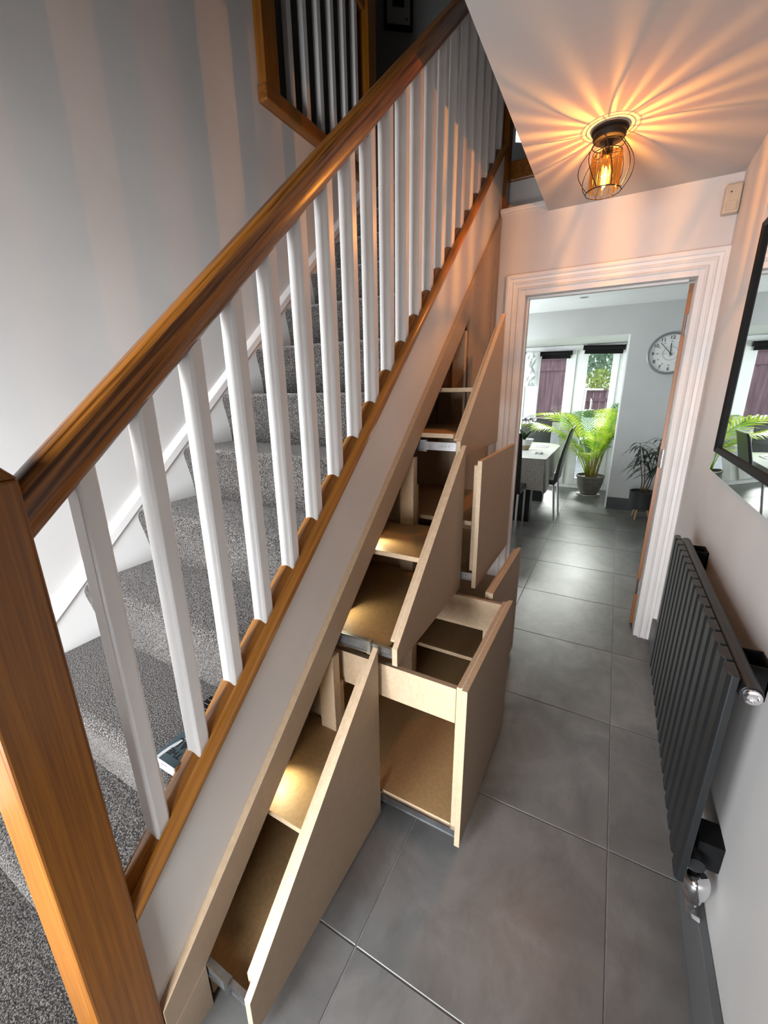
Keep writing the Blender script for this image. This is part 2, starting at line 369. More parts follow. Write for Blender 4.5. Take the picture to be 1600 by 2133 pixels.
# kitchen shell
wall('wall_kitchen_left', MB().box(-3.3, -3.2, YD+0.12, 4.0, 0, 2.5).box(-3.3, -3.2, 5.8, 6.9, 0, 2.5).box(-3.3, -3.2, 4.0, 5.8, 0, 0.5).box(-3.3, -3.2, 4.0, 5.8, 2.0, 2.5), 'kwall')  # side opening added next to the unseen fill lamp
wall('wall_kitchen_right', MB().box(1.2, 1.3, YD+0.12, 6.9, 0, 2.5), 'kwall')
b = MB(); b.box(0.05, 1.2, 5.744, 6.82, 0, 2.355); b.box(-3.2, 0.05, 5.744, 6.82, 2.047, 2.355)
wall('wall_kitchen_far', b, 'kwall')
wall('wall_kitchen_near', MB().box(-3.2, XL-0.1, YD, YD+0.12, 0, 2.44).box(XL, -0.70, YD, YD+0.12, 0, 2.12).box(0.491, 1.2, YD, YD+0.12, 0, 2.44), 'kwall')
b = MB(); b.box(-3.2, 1.2, 4.8, 5.744, 2.355, 2.44); b.box(-3.2, -2.95, YD+0.12, 4.8, 2.355, 2.44); b.box(-1.45, 1.2, YD+0.12, 4.8, 2.355, 2.44); b.box(-2.95, -1.45, YD+0.12, 3.25, 2.355, 2.44)  # hole added below the unseen overhead lamp
struct(b.build('ceiling_kitchen', 'kceil'))
struct(MB().box(0.05, 0.066, 5.73, 5.744, 0.0, 0.148).box(0.05, 1.2, 5.726, 5.744, 0, 0.148).build('baseboard_kitchen', 'skirt_k', bevel=0.002))
struct(MB().box(XR-0.022, XR, -1.0, YD-0.02, 0, 0.15).build('baseboard_right', 'skirt', bevel=0.003))
struct(MB().box(0.034, 0.05, 5.755, 6.72, 0, 2.046).build('trim_1', 'upvc', bevel=0.002))

# door lining and moulded architrave
b = MB(); b.box(-0.56, -0.53, YD-0.002, YD+0.125, 0, 2.0); b.box(0.27, 0.30, YD-0.002, YD+0.125, 0, 2.0); b.box(-0.53, 0.27, YD-0.002, YD+0.125, 1.97, 2.0)
b.box(-0.53, -0.518, YD+0.05, YD+0.085, 0, 1.97); b.box(-0.518, 0.24, YD+0.05, YD+0.085, 1.958, 1.97)
struct(b.build('trim_2', 'gloss', bevel=0.002))
prof = [(0.0, 0.0), (0.0, 0.012), (0.006, 0.016), (0.012, 0.012), (0.014, 0.009), (0.030, 0.010), (0.032, 0.015), (0.037, 0.017), (0.042, 0.014), (0.044, 0.012), (0.058, 0.015), (0.060, 0.021), (0.066, 0.024), (0.078, 0.024), (0.082, 0.020), (0.082, 0.0)]
b = MB(); n = len(prof)
def ring(fn): return [fn(u, v) for u, v in prof]
rings = [ring(lambda u, v: (-0.558-u, YD-v, 0.0)), ring(lambda u, v: (-0.558-u, YD-v, 1.998+u)), ring(lambda u, v: (min(0.293+u, XR), YD-v, 1.998+u)), ring(lambda u, v: (min(0.293+u, XR), YD-v, 0.0))]
b.add([p for r in rings for p in r], [(k*n+i, (k+1)*n+i, (k+1)*n+i+1, k*n+i+1) for k in range(3) for i in range(n-1)] + [tuple(range(n)), tuple(range(3*n, 4*n))[::-1]])
struct(b.build('trim_3', 'gloss'))
# ledge on top of the door wall, landing nosing
struct(MB().box(-0.70, -0.447, YD-0.012, YD+0.17, 2.395, 2.418).build('trim_4', 'gloss', bevel=0.003))
struct(MB().box(-0.70, -0.446, 2.80, 2.845, 2.60, 2.70).build('trim_5', 'newel_y', bevel=0.008))

# kitchen door leaf, swung open: edge, hinges
d = struct(thing('door_1', (0.252, 2.792, 0), None, None))
Rd = Matrix.Rotation(math.radians(-5.5), 3, 'Z')
MB().box(0.252, 0.292, 2.792, 3.552, 0.008, 1.965).build('door_leaf', 'door', d, bevel=0.002)
for z in (0.22, 1.02, 1.72):
    MB().box(0.262, 0.290, 2.7885, 2.792, z, z+0.10).tube([(0.262, 2.788, z), (0.262, 2.788, z+0.10)], 0.006, 10).build('hinge', 'steel', d)
d.rotation_euler.z = math.radians(-6)
# unseen front door and sidelight frames, without panes, behind the added lamps
for nm, x0, x1, zs_ in (('door_2', -0.46, 0.26, (0.0, 0.08, 0.76, 1.02, 1.98, 2.06)), ('window_2', -1.46, -0.66, (0.22, 0.27, 0.90, 0.94, 1.72, 1.78))):
    b = MB(); b.box(x0, x0+0.05, -1.0, -0.975, zs_[0], zs_[-1]); b.box(x1-0.05, x1, -1.0, -0.975, zs_[0], zs_[-1])
    for k in (0, 2, 4): b.box(x0+0.05, x1-0.05, -1.0, -0.975, zs_[k], zs_[k+1])
    struct(b.build(nm, 'upvc', bevel=0.003))

# ------------------------------------------------------------------ staircase
RISE, GO = 0.2077, 0.2273
st = thing('staircase', (-1.15, 0.0, 0), 'carpeted straight flight with white strings climbing along the left wall', 'staircase')
def zs(y, c): return S*y + c
# outer string (white), wall string with bead
MB().prism_x([(0.238, zs(0.238, -0.10)), (2.715, zs(2.715, -0.10)), (2.715, zs(2.715, 0.235)), (0.238, zs(0.238, 0.235))], -0.758, -0.710).build('outer_string', 'string', st)
ws = MB().prism_x([(-0.10, 0.0), (0.25, 0.0), (2.655, zs(2.655, -0.2)), (2.655, zs(2.655, 0.262)), (-0.10, zs(-0.10, 0.262))], XL, XL+0.020).build('wall_string', 'gloss', st)
MB().sweep([(XL, 0.192), (XL+0.020, 0.192), (XL+0.026, 0.198), (XL+0.026, 0.222), (XL+0.018, 0.230), (XL+0.008, 0.236), (XL, 0.236)], (-0.1, zs(-0.1, 0)), (2.655, zs(2.655, 0))).build('string_bead', 'bal', ws)
# soffit under the treads
MB().prism_x([(0.42, 0.05), (2.65, zs(2.65, -0.34)), (2.65, zs(2.65, -0.32)), (0.42, 0.07)], XL, -0.76).build('soffit', 'shade_ply', st)
for k in range(1, 14):
    n_ = 0.165+(k-2)*GO; top = RISE*k; x0, x1 = XL+0.019, -0.757
    if k <= 1: x1 = -0.815
    if k == 2: x1 = -0.815
    pr = [(n_+0.030, top-RISE), (n_+0.024, top-RISE*0.72), (n_+0.012, top-RISE*0.42), (n_+0.003, top-0.050)]
    for a in range(0, 7):
        t = PI - (PI/2)*a/6
        pr.append((n_+0.028+0.028*math.cos(t), top-0.028+0.028*math.sin(t)))
    last = n_+GO+0.032 if k < 13 else n_+0.28
    pr += [(last, top), (last, top-0.03), (n_+0.045, top-0.03), (n_+0.045, top-RISE)]
    MB().prism_x(pr, x0, x1).build('carpeted_tread', 'carpet', st, smooth=True)
# steps one and two carry on past the newel on its stair side
# ------------------------------------------------------------------ stair balustrade
bs = thing('stair_balustrade', (-0.74, 0.19, 0), 'pitched balustrade of white square spindles with a thick pine handrail', 'balustrade')
nw = MB(); nx0, nx1, ny0, ny1 = -0.812, -0.690, 0.138, 0.238
nw.box(nx0, nx1, ny0, ny1, 0.0, 1.352)
nw.add([(nx0, ny0, 1.352), (nx1, ny0, 1.352), (nx1, ny1, 1.352), (nx0, ny1, 1.352), (nx0+0.022, ny0+0.022, 1.382), (nx1-0.022, ny0+0.022, 1.382), (nx1-0.022, ny1-0.022, 1.382), (nx0+0.022, ny1-0.022, 1.382)],
       [(0, 1, 5, 4), (1, 2, 6, 5), (2, 3, 7, 6), (3, 0, 4, 7), (4, 5, 6, 7)])
tag(nw.build('newel_post', 'newel', bs, bevel=0.006, seg=3), 'thick pine newel post at the foot of the stairs')
MB().box(-0.785, -0.695, 2.72, 2.81, 2.42, 3.78).build('newel_post', 'newel', bs, bevel=0.004)
# handrail: rounded mopstick section
hw, hh = 0.031, 0.033; prof = []
for i in range(24):
    t = 2*PI*i/24; c_, s_ = math.cos(t), math.sin(t); p = 0.72
    prof.append((-0.737+hw*math.copysign(abs(c_)**p, c_), hh*math.copysign(abs(s_)**p, s_)))
MB().sweep(prof, (0.236, zs(0.236, 1.074)), (2.72, zs(2.72, 1.074))).build('handrail', 'rail', bs, smooth=True)
# base rail with rounded nose and fillet groove
bp = [(-0.766, 0.0), (-0.694, 0.0), (-0.690, 0.006), (-0.691, 0.018), (-0.697, 0.027), (-0.705, 0.031), (-0.713, 0.0305), (-0.7155, 0.022), (-0.766, 0.022)]
CB = 0.247
MB().sweep(bp, (0.237, zs(0.237, CB)), (2.72, zs(2.72, CB))).build('base_rail', 'caprail', bs, smooth=True)
NB, B0, BP = 21, 0.315, 0.1163
zb = lambda y: zs(y, CB) + 0.022/math.cos(TH)
by = [B0 + BP*i for i in range(NB)]
bw = 0.034; hx = (-0.761, -0.7165)
def baluster(name, y, x0, x1, z0a, z0b, z1a, z1b, parent, mat='bal'):
    c = 0.005
    o = [(x0+c, y), (x1-c, y), (x1, y+c), (x1, y+bw-c), (x1-c, y+bw), (x0+c, y+bw), (x0, y+bw-c), (x0, y+c)]
    f = lambda yy, a, b_: a + (b_-a)*(yy-y)/bw
    vs = [(px, py, f(py, z0a, z0b)) for px, py in o] + [(px, py, f(py, z1a, z1b)) for px, py in o]
    return MB().add(vs, [tuple(range(8))[::-1], tuple(range(8, 16))] + [(i, (i+1) % 8, 8+(i+1) % 8, 8+i) for i in range(8)]).build(name, mat, parent, bevel=0.0015)
b0 = baluster('baluster', by[0], hx[0], hx[1], zb(by[0])-0.004, zb(by[0]+bw)-0.004, zs(by[0], 1.070)-0.030, zs(by[0]+bw, 1.070)-0.030, bs)
for y in by[1:]: shadow_copy(b0, bs, (0, y-by[0], S*(y-by[0])))
fp = [(-0.762, 0.021)] + [(-0.7390+0.0228*math.cos(t), 0.0205+0.0105*math.sin(t)) for t in [PI*(1-i/10) for i in range(11)]] + [(-0.7162, 0.021)]
f0 = MB().sweep(fp, (by[0]+bw, zs(by[0]+bw, CB)), (by[1], zs(by[1], CB))).build('fillet', 'caprail', bs, smooth=True)
for i in range(1, NB-1): shadow_copy(f0, bs, (0, BP*i, S*BP*i))
MB().sweep(fp, (0.238, zs(0.238, CB)), (by[0], zs(by[0], CB))).build('fillet', 'caprail', bs, smooth=True)

# ------------------------------------------------------------------ landing balustrade on the cut wall
lb = thing('landing_balustrade', (-1.55, 1.75, 2.68), 'level balustrade of white spindles along the dark upper landing', 'balustrade')
MB().box(-1.595, -1.500, 1.712, 1.802, 2.70, 3.95).build('newel_post', 'newel', lb, bevel=0.003)
MB().box(-1.595, -1.500, 2.600, 2.690, 2.70, 3.95).build('newel_post', 'newel', lb, bevel=0.003)
MB().box(-1.605, -1.498, 1.705, 4.1, 2.68, 2.745).build('base_rail', 'newel_y', lb, bevel=0.008)
MB().box(-1.585, -1.520, 1.802, 2.60, 3.515, 3.57).build('handrail', 'newel_y', lb, bevel=0.012)
lb0 = MB().box(-1.566, -1.534, 1.806, 1.838, 2.745, 3.515).build('baluster', 'bal', lb, bevel=0.003)
for i in range(1, 7): shadow_copy(lb0, lb, (0, 0.1165*i, 0))

# ------------------------------------------------------------------ under-stair cupboard with six pull-outs
cu = thing('understair_cupboard', (-0.70, 1.4, 0), 'raw MDF cupboard built in under the stairs with its drawers pulled out', 'cupboard')
XF = -0.690; CI, CT = -0.165, -0.042
y0_, y1_, ya, yb = 0.239, 2.655, 0.342, 2.582
zi = lambda y: S*y + CI + 0.0
# face frame: pitched top rail, foot stile, end stile, closed end panel
tag(MB().prism_x([(ya, zi(ya)), (yb, zi(yb)), (y1_, zs(y1_, CT-0.07)), (y1_, zs(y1_, CT)), (y0_, zs(y0_, CT)), (y0_, zs(y0_, CT-0.085))], XF-0.020, XF, 0, 1).build('top_rail', ['mdf', 'mdf_edge'], cu, bevel=0.001), 'pitched face rail')
MB().prism_x([(y0_, 0.0), (ya, 0.0), (ya, zi(ya)-0.001), (y0_, zs(y0_, CT-0.087))], XF-0.020, XF, 0, 1).build('foot_stile', ['mdf', 'mdf_edge'], cu)
MB().prism_x([(yb+0.002, 0.0), (y1_, 0.0), (y1_, zs(y1_, CT-0.072)), (yb+0.002, zi(yb)-0.001)], XF-0.020, XF, 0, 1).build('end_stile', ['mdf', 'mdf_edge'], cu)
yc = 2.176
tag(MB().prism_x([(yc, 0.03), (yb-0.004, 0.03), (yb-0.004, zi(yb-0.004)-0.006), (yc, zi(yc)-0.006)], XF-0.021, XF-0.003, 0, 1).build('panel', ['mdf', 'mdf_edge'], cu), 'closed end panel')
MB().box(XF-0.160, XF-0.150, 2.135, 2.148, 1.15, zi(2.12)-0.04).build('batten', 'mdf_in', cu)
# partitions between the bays (set back behind the face)
for y in (0.951, 1.562, 2.158):
    MB().prism_x([(y-0.009, 0.0), (y+0.009, 0.0), (y+0.009, zs(y, -0.352)), (y-0.009, zs(y, -0.352))], -1.50, XF-0.006, 0, 1).build('partition', ['mdf_in' if y < 2 else 'shade_ply', 'mdf_edge'], cu)  # last partition coloured dark in place of interior shade
    MB().box(-0.757, XF-0.006, y-0.045, y-0.010, 0.0, zs(y-0.045, -0.19)).build('batten', 'mdf_edge', cu)
MB().box(XL+0.021, XL+0.031, 0.45, 2.64, 0.0, 0.3).build('back_panel', 'black', cu)  # black stands in for the shade at the back
MB().box(-1.50, -0.712, 0.345, 0.352, 0.0, 0.09).build('runner_batten', 'mdf_in', cu)

def puck(p, power, tgt):
    o = MB().lathe([(0.022, 0), (0.026, 0.004), (0.026, 0.012), (0.022, 0.014)], p, 16).build('led_puck', 'led', cu, smooth=True)
    l = bpy.data.lights.new('led', 'SPOT'); l.energy = power; l.color = (1.0, 0.90, 0.58); l.spot_size = math.radians(120); l.spot_blend = 0.8; l.shadow_soft_size = 0.012
    q = bpy.data.objects.new('led_light', l); COL.objects.link(q); q.location = Vector(p)-Vector((0, 0, 0.006)); q.rotation_euler = (Vector(tgt)-Vector(p)).to_track_quat('-Z', 'Y').to_euler()
M['led'] = emit_mat('led_lens', (1.0, 0.9, 0.6), 3.0)
puck((-0.755, 0.69, 0.435), 2.0, (-0.69, 0.63, 0.33))
puck((-0.760, 1.30, 0.985), 2.0, (-0.69, 1.21, 0.89))
puck((-0.775, 1.08, 0.775), 0.9, (-0.62, 1.10, 0.66))

def slide(par, x0, xm, x1, y, z, h=0.045, side=-1):
    """telescopic runner: fixed outer section then the thinner moving one"""
    s = MB()
    s.box(x0, xm, y-0.006, y+0.006, z, z+h, 1)
    s.box(x0, xm, y-0.009, y-0.006, z, z+0.006, 0); s.box(x0, xm, y-0.009, y-0.006, z+h-0.006, z+h, 0)
    s.box(xm-0.004, xm+0.008, y-0.011, y+0.006, z-0.001, z+h+0.001, 0)
    s.box(xm, x1, y-0.003, y+0.006, z+0.006, z+h-0.006, 0)
    s.box(xm, x1, y-0.006, y-0.003, z+0.006, z+0.010, 0); s.box(xm, x1, y-0.006, y-0.003, z+h-0.010, z+h-0.006, 0)
    ln = x1-xm
    for q in (0.55, 0.66, 0.78):
        s.lathe([(0.003, -0.0036), (0.003, -0.003)], (xm+ln*q, y, z+h/2), 8, 1, 'y')
    return s.build('slide', ['steel', 'dark_steel'], par)

def drawer(name_lbl, front, xf, liner, xback):
    """front: (y,z) outline of the outer board; liner: outline of the inner board; the drawer object itself is the front board"""
    fr = MB().prism_x(front, xf-0.018, xf, 0, 1).build('drawer', ['mdf', 'mdf_edge'], cu, bevel=0.0012)
    tag(fr, name_lbl)
    l = MB().prism_x(liner, xf-0.036, xf-0.021, 0, 1).build('liner', ['mdf_in', 'mdf_edge'], fr, bevel=0.001)
    g = MB().prism_x([(y, z+(0.0025 if z > 0.2 else 0)) for y, z in liner], xf-0.021, xf-0.018, 0).build('glue_line', 'glue', fr)
    return fr
def board(par, nm, x0, x1, y0, y1, z0, z1, mat='mdf_in'):
    b = MB().box(x0, x1, y0, y1, z0, z1)
    b.mi = [0, 0, 1, 1, 1, 1]
    return b.build(nm, [mat, 'mdf_edge'], par, bevel=0.0008)
G = 0.004
# 1: low triangular pull-out nearest the newel
x = -0.550; l = [(0.342+G, 0.022), (0.951-G, 0.022), (0.951-G, zi(0.951)-0.008), (0.342+G, zi(0.342)-0.006)]
d1 = drawer('low triangular drawer front nearest the newel', l, x, [(0.375, 0.105), (0.925, 0.105), (0.925, zi(0.925)-0.020), (0.375, zi(0.375)-0.014)], -1.25)
board(d1, 'base', -1.25, x-0.037, 0.362, 0.930, 0.095, 0.110)
board(d1, 'shelf', -1.25, x-0.037, 0.592, 0.930, 0.327, 0.345)
board(d1, 'back_panel', -1.268, -1.251, 0.40, 0.930, 0.095, 0.345)
slide(d1, -0.70, -0.625, x-0.019, 0.352, 0.105)
MB().prism_x([(0.352, 0.012), (0.930, 0.012), (0.930, 0.085), (0.352, 0.085)], -0.705, -0.700).build('plinth_strip', 'mdf_in', d1)
# 2: upper trapezoid above the big drawer
x = -0.490
d2 = drawer('sloped drawer front above the big square drawer', [(0.960, 0.640), (1.562-G, 0.640), (1.562-G, zi(1.558)-0.006), (0.960, zi(0.960)-0.012)], x,
            [(0.985, 0.705), (1.535, 0.705), (1.535, zi(1.535)-0.022), (0.985, zi(0.985)-0.022)], -1.2)
board(d2, 'base', -1.2, x-0.037, 0.978, 1.540, 0.672, 0.690)
board(d2, 'shelf', -1.2, x-0.037, 1.202, 1.540, 0.887, 0.905)
board(d2, 'back_panel', -1.218, -1.201, 1.0, 1.540, 0.672, 0.905)
slide(d2, -0.715, -0.592, x-0.019, 0.968, 0.655)
MB().box(-0.74, -0.70, 0.985, 1.54, 0.630, 0.655).build('runner_batten', 'mdf_in', d2)
# 3: big lower box drawer
x = -0.266
d3 = drawer('large square lower drawer front pulled furthest out', [(0.960, 0.026), (1.562-G, 0.026), (1.562-G, 0.634), (0.960, 0.634)], x,
            [(0.972, 0.085), (1.545, 0.085), (1.545, 0.630), (0.972, 0.630)], -0.95)
board(d3, 'base', -0.98, x-0.037, 0.972, 1.540, 0.080, 0.098)
tag(board(d3, 'side_rail', -0.98, x-0.037, 0.972, 0.990, 0.500, 0.622, 'mdf'), 'near side rail')
tag(board(d3, 'side_rail', -0.98, x-0.037, 1.525, 1.543, 0.500, 0.622, 'mdf'), 'far side rail')
board(d3, 'back_panel', -0.998, -0.981, 0.972, 1.543, 0.08, 0.622)
slide(d3, -0.70, -0.565, x-0.019, 0.966, 0.052)
# 4: tall sloped far upper drawer
x = -0.517
d4 = drawer('tall sloped drawer front beside the door frame', [(1.568, 1.198), (2.166, 1.198), (2.166, zi(2.166)-0.004), (1.568, zi(1.568)-0.004)], x,
            [(1.590, 1.262), (2.120, 1.262), (2.120, zi(2.120)-0.025), (1.590, zi(1.590)-0.016)], -1.2)
board(d4, 'base', -1.2, x-0.037, 1.585, 2.140, 1.272, 1.290)
board(d4, 'shelf', -1.2, x-0.037, 1.812, 2.140, 1.450, 1.468)
slide(d4, -0.715, -0.668, x-0.019, 1.574, 1.218)
# 5: middle rectangular far drawer
x = -0.427
d5 = drawer('upright rectangular drawer front in the far bay', [(1.570, 0.645), (2.160, 0.645), (2.160, 1.192), (1.570, 1.192)], x,
            [(1.588, 0.715), (2.135, 0.715), (2.135, 1.170), (1.588, 1.170)], -1.2)
board(d5, 'base', -1.2, x-0.037, 1.588, 2.140, 0.690, 0.708)
board(d5, 'shelf', -1.2, x-0.037, 1.588, 2.140, 0.918, 0.936)
board(d5, 'back_panel', -1.218, -1.201, 1.588, 2.140, 0.69, 1.15, 'mdf')
slide(d5, -0.70, -0.56, x-0.019, 1.577, 0.672)
# 6: lower far drawer
x = -0.350
d6 = drawer('low rectangular drawer front in the far bay near the tiles', [(1.570, 0.026), (2.160, 0.026), (2.160, 0.639), (1.570, 0.639)], x,
            [(1.583, 0.085), (2.145, 0.085), (2.145, 0.634), (1.583, 0.634)], -1.2)
board(d6, 'base', -1.15, x-0.037, 1.585, 2.145, 0.080, 0.098)
board(d6, 'shelf', -1.15, x-0.037, 1.600, 2.145, 0.262, 0.280)
board(d6, 'shelf', -1.15, x-0.037, 1.600, 2.145, 0.435, 0.453)
slide(d6, -0.70, -0.56, x-0.019, 1.577, 0.052)
# loose wires hanging at the foot of the tall sloped drawer
wr = MB()
for k in range(7):
    a = random.uniform(-0.02, 0.02); c_ = random.uniform(-0.012, 0.012)
    p = Vector((XF-0.001, 2.62+a*0.3, 1.16))
    wr.tube([p, p+Vector((0.03, a*0.6, 0.03)), p+Vector((0.045, a*1.1, 0.06+c_)), p+Vector((0.05+c_, a*1.6, 0.085+c_))], 0.0022, 5)
tag(wr.build('wire_tails', 'black', org=(XF, 2.62, 1.16)), 'short black wire tails sticking out beside the door frame', 'wires', kind='stuff')

# ------------------------------------------------------------------ book and dark pad on the stairs
M['teal'] = noise_mat('teal_cover', (0.045, 0.075, 0.090), (0.070, 0.110, 0.130), 12, 0.45, 4)
M['page'] = plain('white_pages', (0.80, 0.80, 0.79), 0.6)
M['ink'] = plain('black_ink', (0.012, 0.014, 0.018), 0.6)
M['greyink'] = plain('grey_ink', (0.18, 0.18, 0.19), 0.6)
M['paleink'] = plain('pale_ink', (0.62, 0.64, 0.65), 0.6)
def text(body, loc, size, mat, parent, rot=(0, 0, 0), nm='lettering', align='CENTER', ext=0.0004):
    c = bpy.data.curves.new(nm, 'FONT'); c.body = body; c.size = size; c.offset = 0.012*size; c.extrude = ext; c.align_x = align; c.align_y = 'CENTER'; c.resolution_u = 3
    c.materials.append(M[mat]); o = bpy.data.objects.new(nm, c); COL.objects.link(o); o.parent = parent
    o.location = Vector(loc)-Vector(parent['_org'])
    o.rotation_euler = rot
    me = bpy.data.meshes.new_from_object(o); q = bpy.data.objects.new(nm, me); q.parent = parent; q.location = o.location; q.rotation_euler = rot; COL.objects.link(q)
    bpy.data.objects.remove(o); return q
ztr = RISE*3
bk = thing('book', (-0.80, 0.47, ztr+0.001), 'teal paperback with a white arc lying on the carpeted stair behind the spindles', 'book')
bx0, bx1, by0, by1, bz = -0.838, -0.763, 0.398, 0.522, ztr+0.001
MB().box(bx0, bx1, by0, by1, bz+0.0305, bz+0.032).box(bx0, bx1, by0, by1, bz, bz+0.0015).build('cover', 'teal', bk)
MB().box(bx0+0.001, bx1-0.001, by0+0.0005, by1-0.001, bz+0.0015, bz+0.0305).build('pages', 'page', bk)
arc = MB(); pts = []
for i in range(15):
    t = PI*(1.02-0.62*i/14); pts.append((-0.752+0.072*math.cos(t), by0+0.008+0.095*math.sin(t), bz+0.0322))
arc.add([(p[0]-0.0045, p[1], p[2]) for p in pts]+[(p[0]+0.0045, p[1]-0.003, p[2]) for p in pts], [(i, i+1, 15+i+1, 15+i) for i in range(14)]).build('arc', 'paleink', bk)
text('THE', (-0.797, 0.424, bz+0.0324), 0.023, 'ink', bk, (0, 0, PI))
text('AL', (-0.803, 0.450, bz+0.0324), 0.034, 'ink', bk, (0, 0, PI))
MB().box(-0.826, -0.8225, by0-0.0004, by0, bz+0.004, bz+0.018).box(-0.812, -0.792, by0-0.0004, by0, bz+0.019, bz+0.0205).box(-0.812, -0.8105, by0-0.0004, by0, bz+0.012, bz+0.0205).build('lettering', 'greyink', bk)
pd = thing('notepad', (-0.82, 0.57, ztr+0.001), 'dark pad with pale ruled lines tucked behind the teal paperback', 'notepad')
MB().box(-0.90, -0.764, 0.540, 0.606, ztr+0.001, ztr+0.014).build('cover', 'black', pd)
b = MB()
for k in range(4): b.box(-0.897, -0.768, 0.550+0.014*k, 0.5516+0.014*k, ztr+0.014, ztr+0.0144)
b.build('ruled_lines', 'greyink', pd)

# ------------------------------------------------------------------ radiator on the right wall
rd = thing('radiator', (0.30, 1.46, 0), 'slatted anthracite radiator fixed along the right wall', 'radiator')
rx0, rx1 = 0.272, 0.292; RY0, RY1, RZ0, RZ1 = 0.958, 1.925, 0.300, 0.893
NS = 15; pit = (RY1-RY0)/NS
sl = MB()
w2 = pit-0.008
pr = [(rx0+0.006, RY0), (rx0, RY0+0.010), (rx0, RY0+w2-0.010), (rx0+0.006, RY0+w2), (rx1, RY0+w2), (rx1, RY0)]
s0 = sl.prism_z(pr, RZ0, RZ1).build('slat', 'rad', rd, bevel=0.002)
for i in range(1, NS): shadow_copy(s0, rd, (0, pit*i, 0))
for z, nm, ye in ((0.862, 'header_pipe', -0.004), (0.335, 'header_pipe', 0.03)):
    hp = MB().tube([(0.314, RY0+ye, z), (0.314, RY1+0.004, z)], 0.020, 16).build(nm, 'rad', rd, smooth=True)
MB().lathe([(0.015, 0.0), (0.0165, -0.004), (0.0155, -0.010), (0.010, -0.011), (0.008, -0.007), (0.001, -0.006)], (0.314, RY0-0.004, 0.862), 16, 0, 'y').build('end_cap', 'chrome', rd, smooth=True)
for y, z0, z1 in ((1.055, 0.790, 0.872), (1.80, 0.800, 0.872)):
    MB().box(0.326, XR-0.001, y, y+0.075, z0, z0+0.004).box(0.326, XR-0.001, y, y+0.004, z0, z1).box(0.326, XR-0.001, y+0.071, y+0.075, z0, z1).box(XR-0.005, XR-0.001, y, y+0.075, z0, z1).build('bracket', 'black', rd)
for y in (1.02,):
    MB().box(0.318, XR-0.001, y, y+0.075, 0.30, 0.38).build('bracket', 'black', rd, bevel=0.003)
# chrome valve on the tail below the near end
vl = MB(); vc = (0.325, 0.992, 0)
vl.lathe([(0.010, 0.195), (0.013, 0.200), (0.013, 0.222), (0.019, 0.228), (0.021, 0.245), (0.026, 0.252), (0.029, 0.272), (0.028, 0.288), (0.024, 0.300), (0.019, 0.304), (0.0, 0.305)], vc, 20, cap=False)
vl.tube([(0.325, 0.995, 0.270), (0.325, 1.035, 0.318)], 0.012, 12)
vl.build('valve', 'chrome', rd, smooth=True)
MB().tube([(0.325, 0.992, 0.20), (0.325, 0.992, 0.178), (0.332, 0.992, 0.165), (0.349, 0.992, 0.160)], 0.0075, 10).build('tail_pipe', 'chrome', rd, smooth=True)

# ------------------------------------------------------------------ bevelled mirror on the right wall
M['mirror'] = noise_mat('mirror_glass', (0.80, 0.82, 0.82), (0.82, 0.84, 0.84), 3, 0.015, 1, metal=1.0)
mr = thing('mirror', (XR, 1.3, 1.6), 'large dark framed mirror with a mirrored border on the wall above the radiator', 'mirror')
mx = XR-0.004; MY0, MY1, MZ0, MZ1 = 0.55, 2.015, 1.148, 2.045
MB().box(mx-0.006, mx+0.004, MY0, MY1, MZ0, MZ1).build('backing', 'black', mr)
bw_ = 0.085
def frame_ring(y0, y1, z0, z1, w, xo, xi, x_back):
    o = [(y0, z0), (y1, z0), (y1, z1), (y0, z1)]; i_ = [(y0+w, z0+w), (y1-w, z0+w), (y1-w, z1-w), (y0+w, z1-w)]
    vs = [(xo, *p) for p in o]+[(xi, *p) for p in i_]+[(x_back, *p) for p in o]+[(x_back, *p) for p in i_]
    f = []
    for k in range(4):
        j = (k+1) % 4; f += [(k, 4+k, 4+j, j), (k, j, 8+j, 8+k), (4+k, 12+k, 12+j, 4+j)]
    return MB().add(vs, f)
frame_ring(MY0, MY1, MZ0, MZ1, bw_, mx-0.010, mx-0.020, mx-0.006).build('border', 'mirror', mr)
frame_ring(MY0+bw_-0.004, MY1-bw_+0.004, MZ0+bw_-0.004, MZ1-bw_+0.004, 0.016, mx-0.026, mx-0.020, mx-0.006).build('bead', 'black', mr)
MB().box(mx-0.013, mx-0.0065, MY0+bw_, MY1-bw_, MZ0+bw_, MZ1-bw_).build('glass', 'mirror', mr)

# ------------------------------------------------------------------ sensor box high in the corner
sn = thing('sensor_box', (0.343, YD, 2.26), 'cream plastic sensor box high on the wall above the doorway corner', 'sensor')
MB().box(0.308, 0.369, YD-0.042, YD, 2.203, 2.318).build('body', 'cream', sn, bevel=0.008, seg=3)
MB().box(0.320, 0.357, YD-0.046, YD-0.042, 2.215, 2.250).build('lens', 'cream', sn, bevel=0.002)
MB().lathe([(0.003, -0.0435), (0.003, -0.0425)], (0.330, YD, 2.285), 10, 0, 'y').build('indicator', 'black', sn)

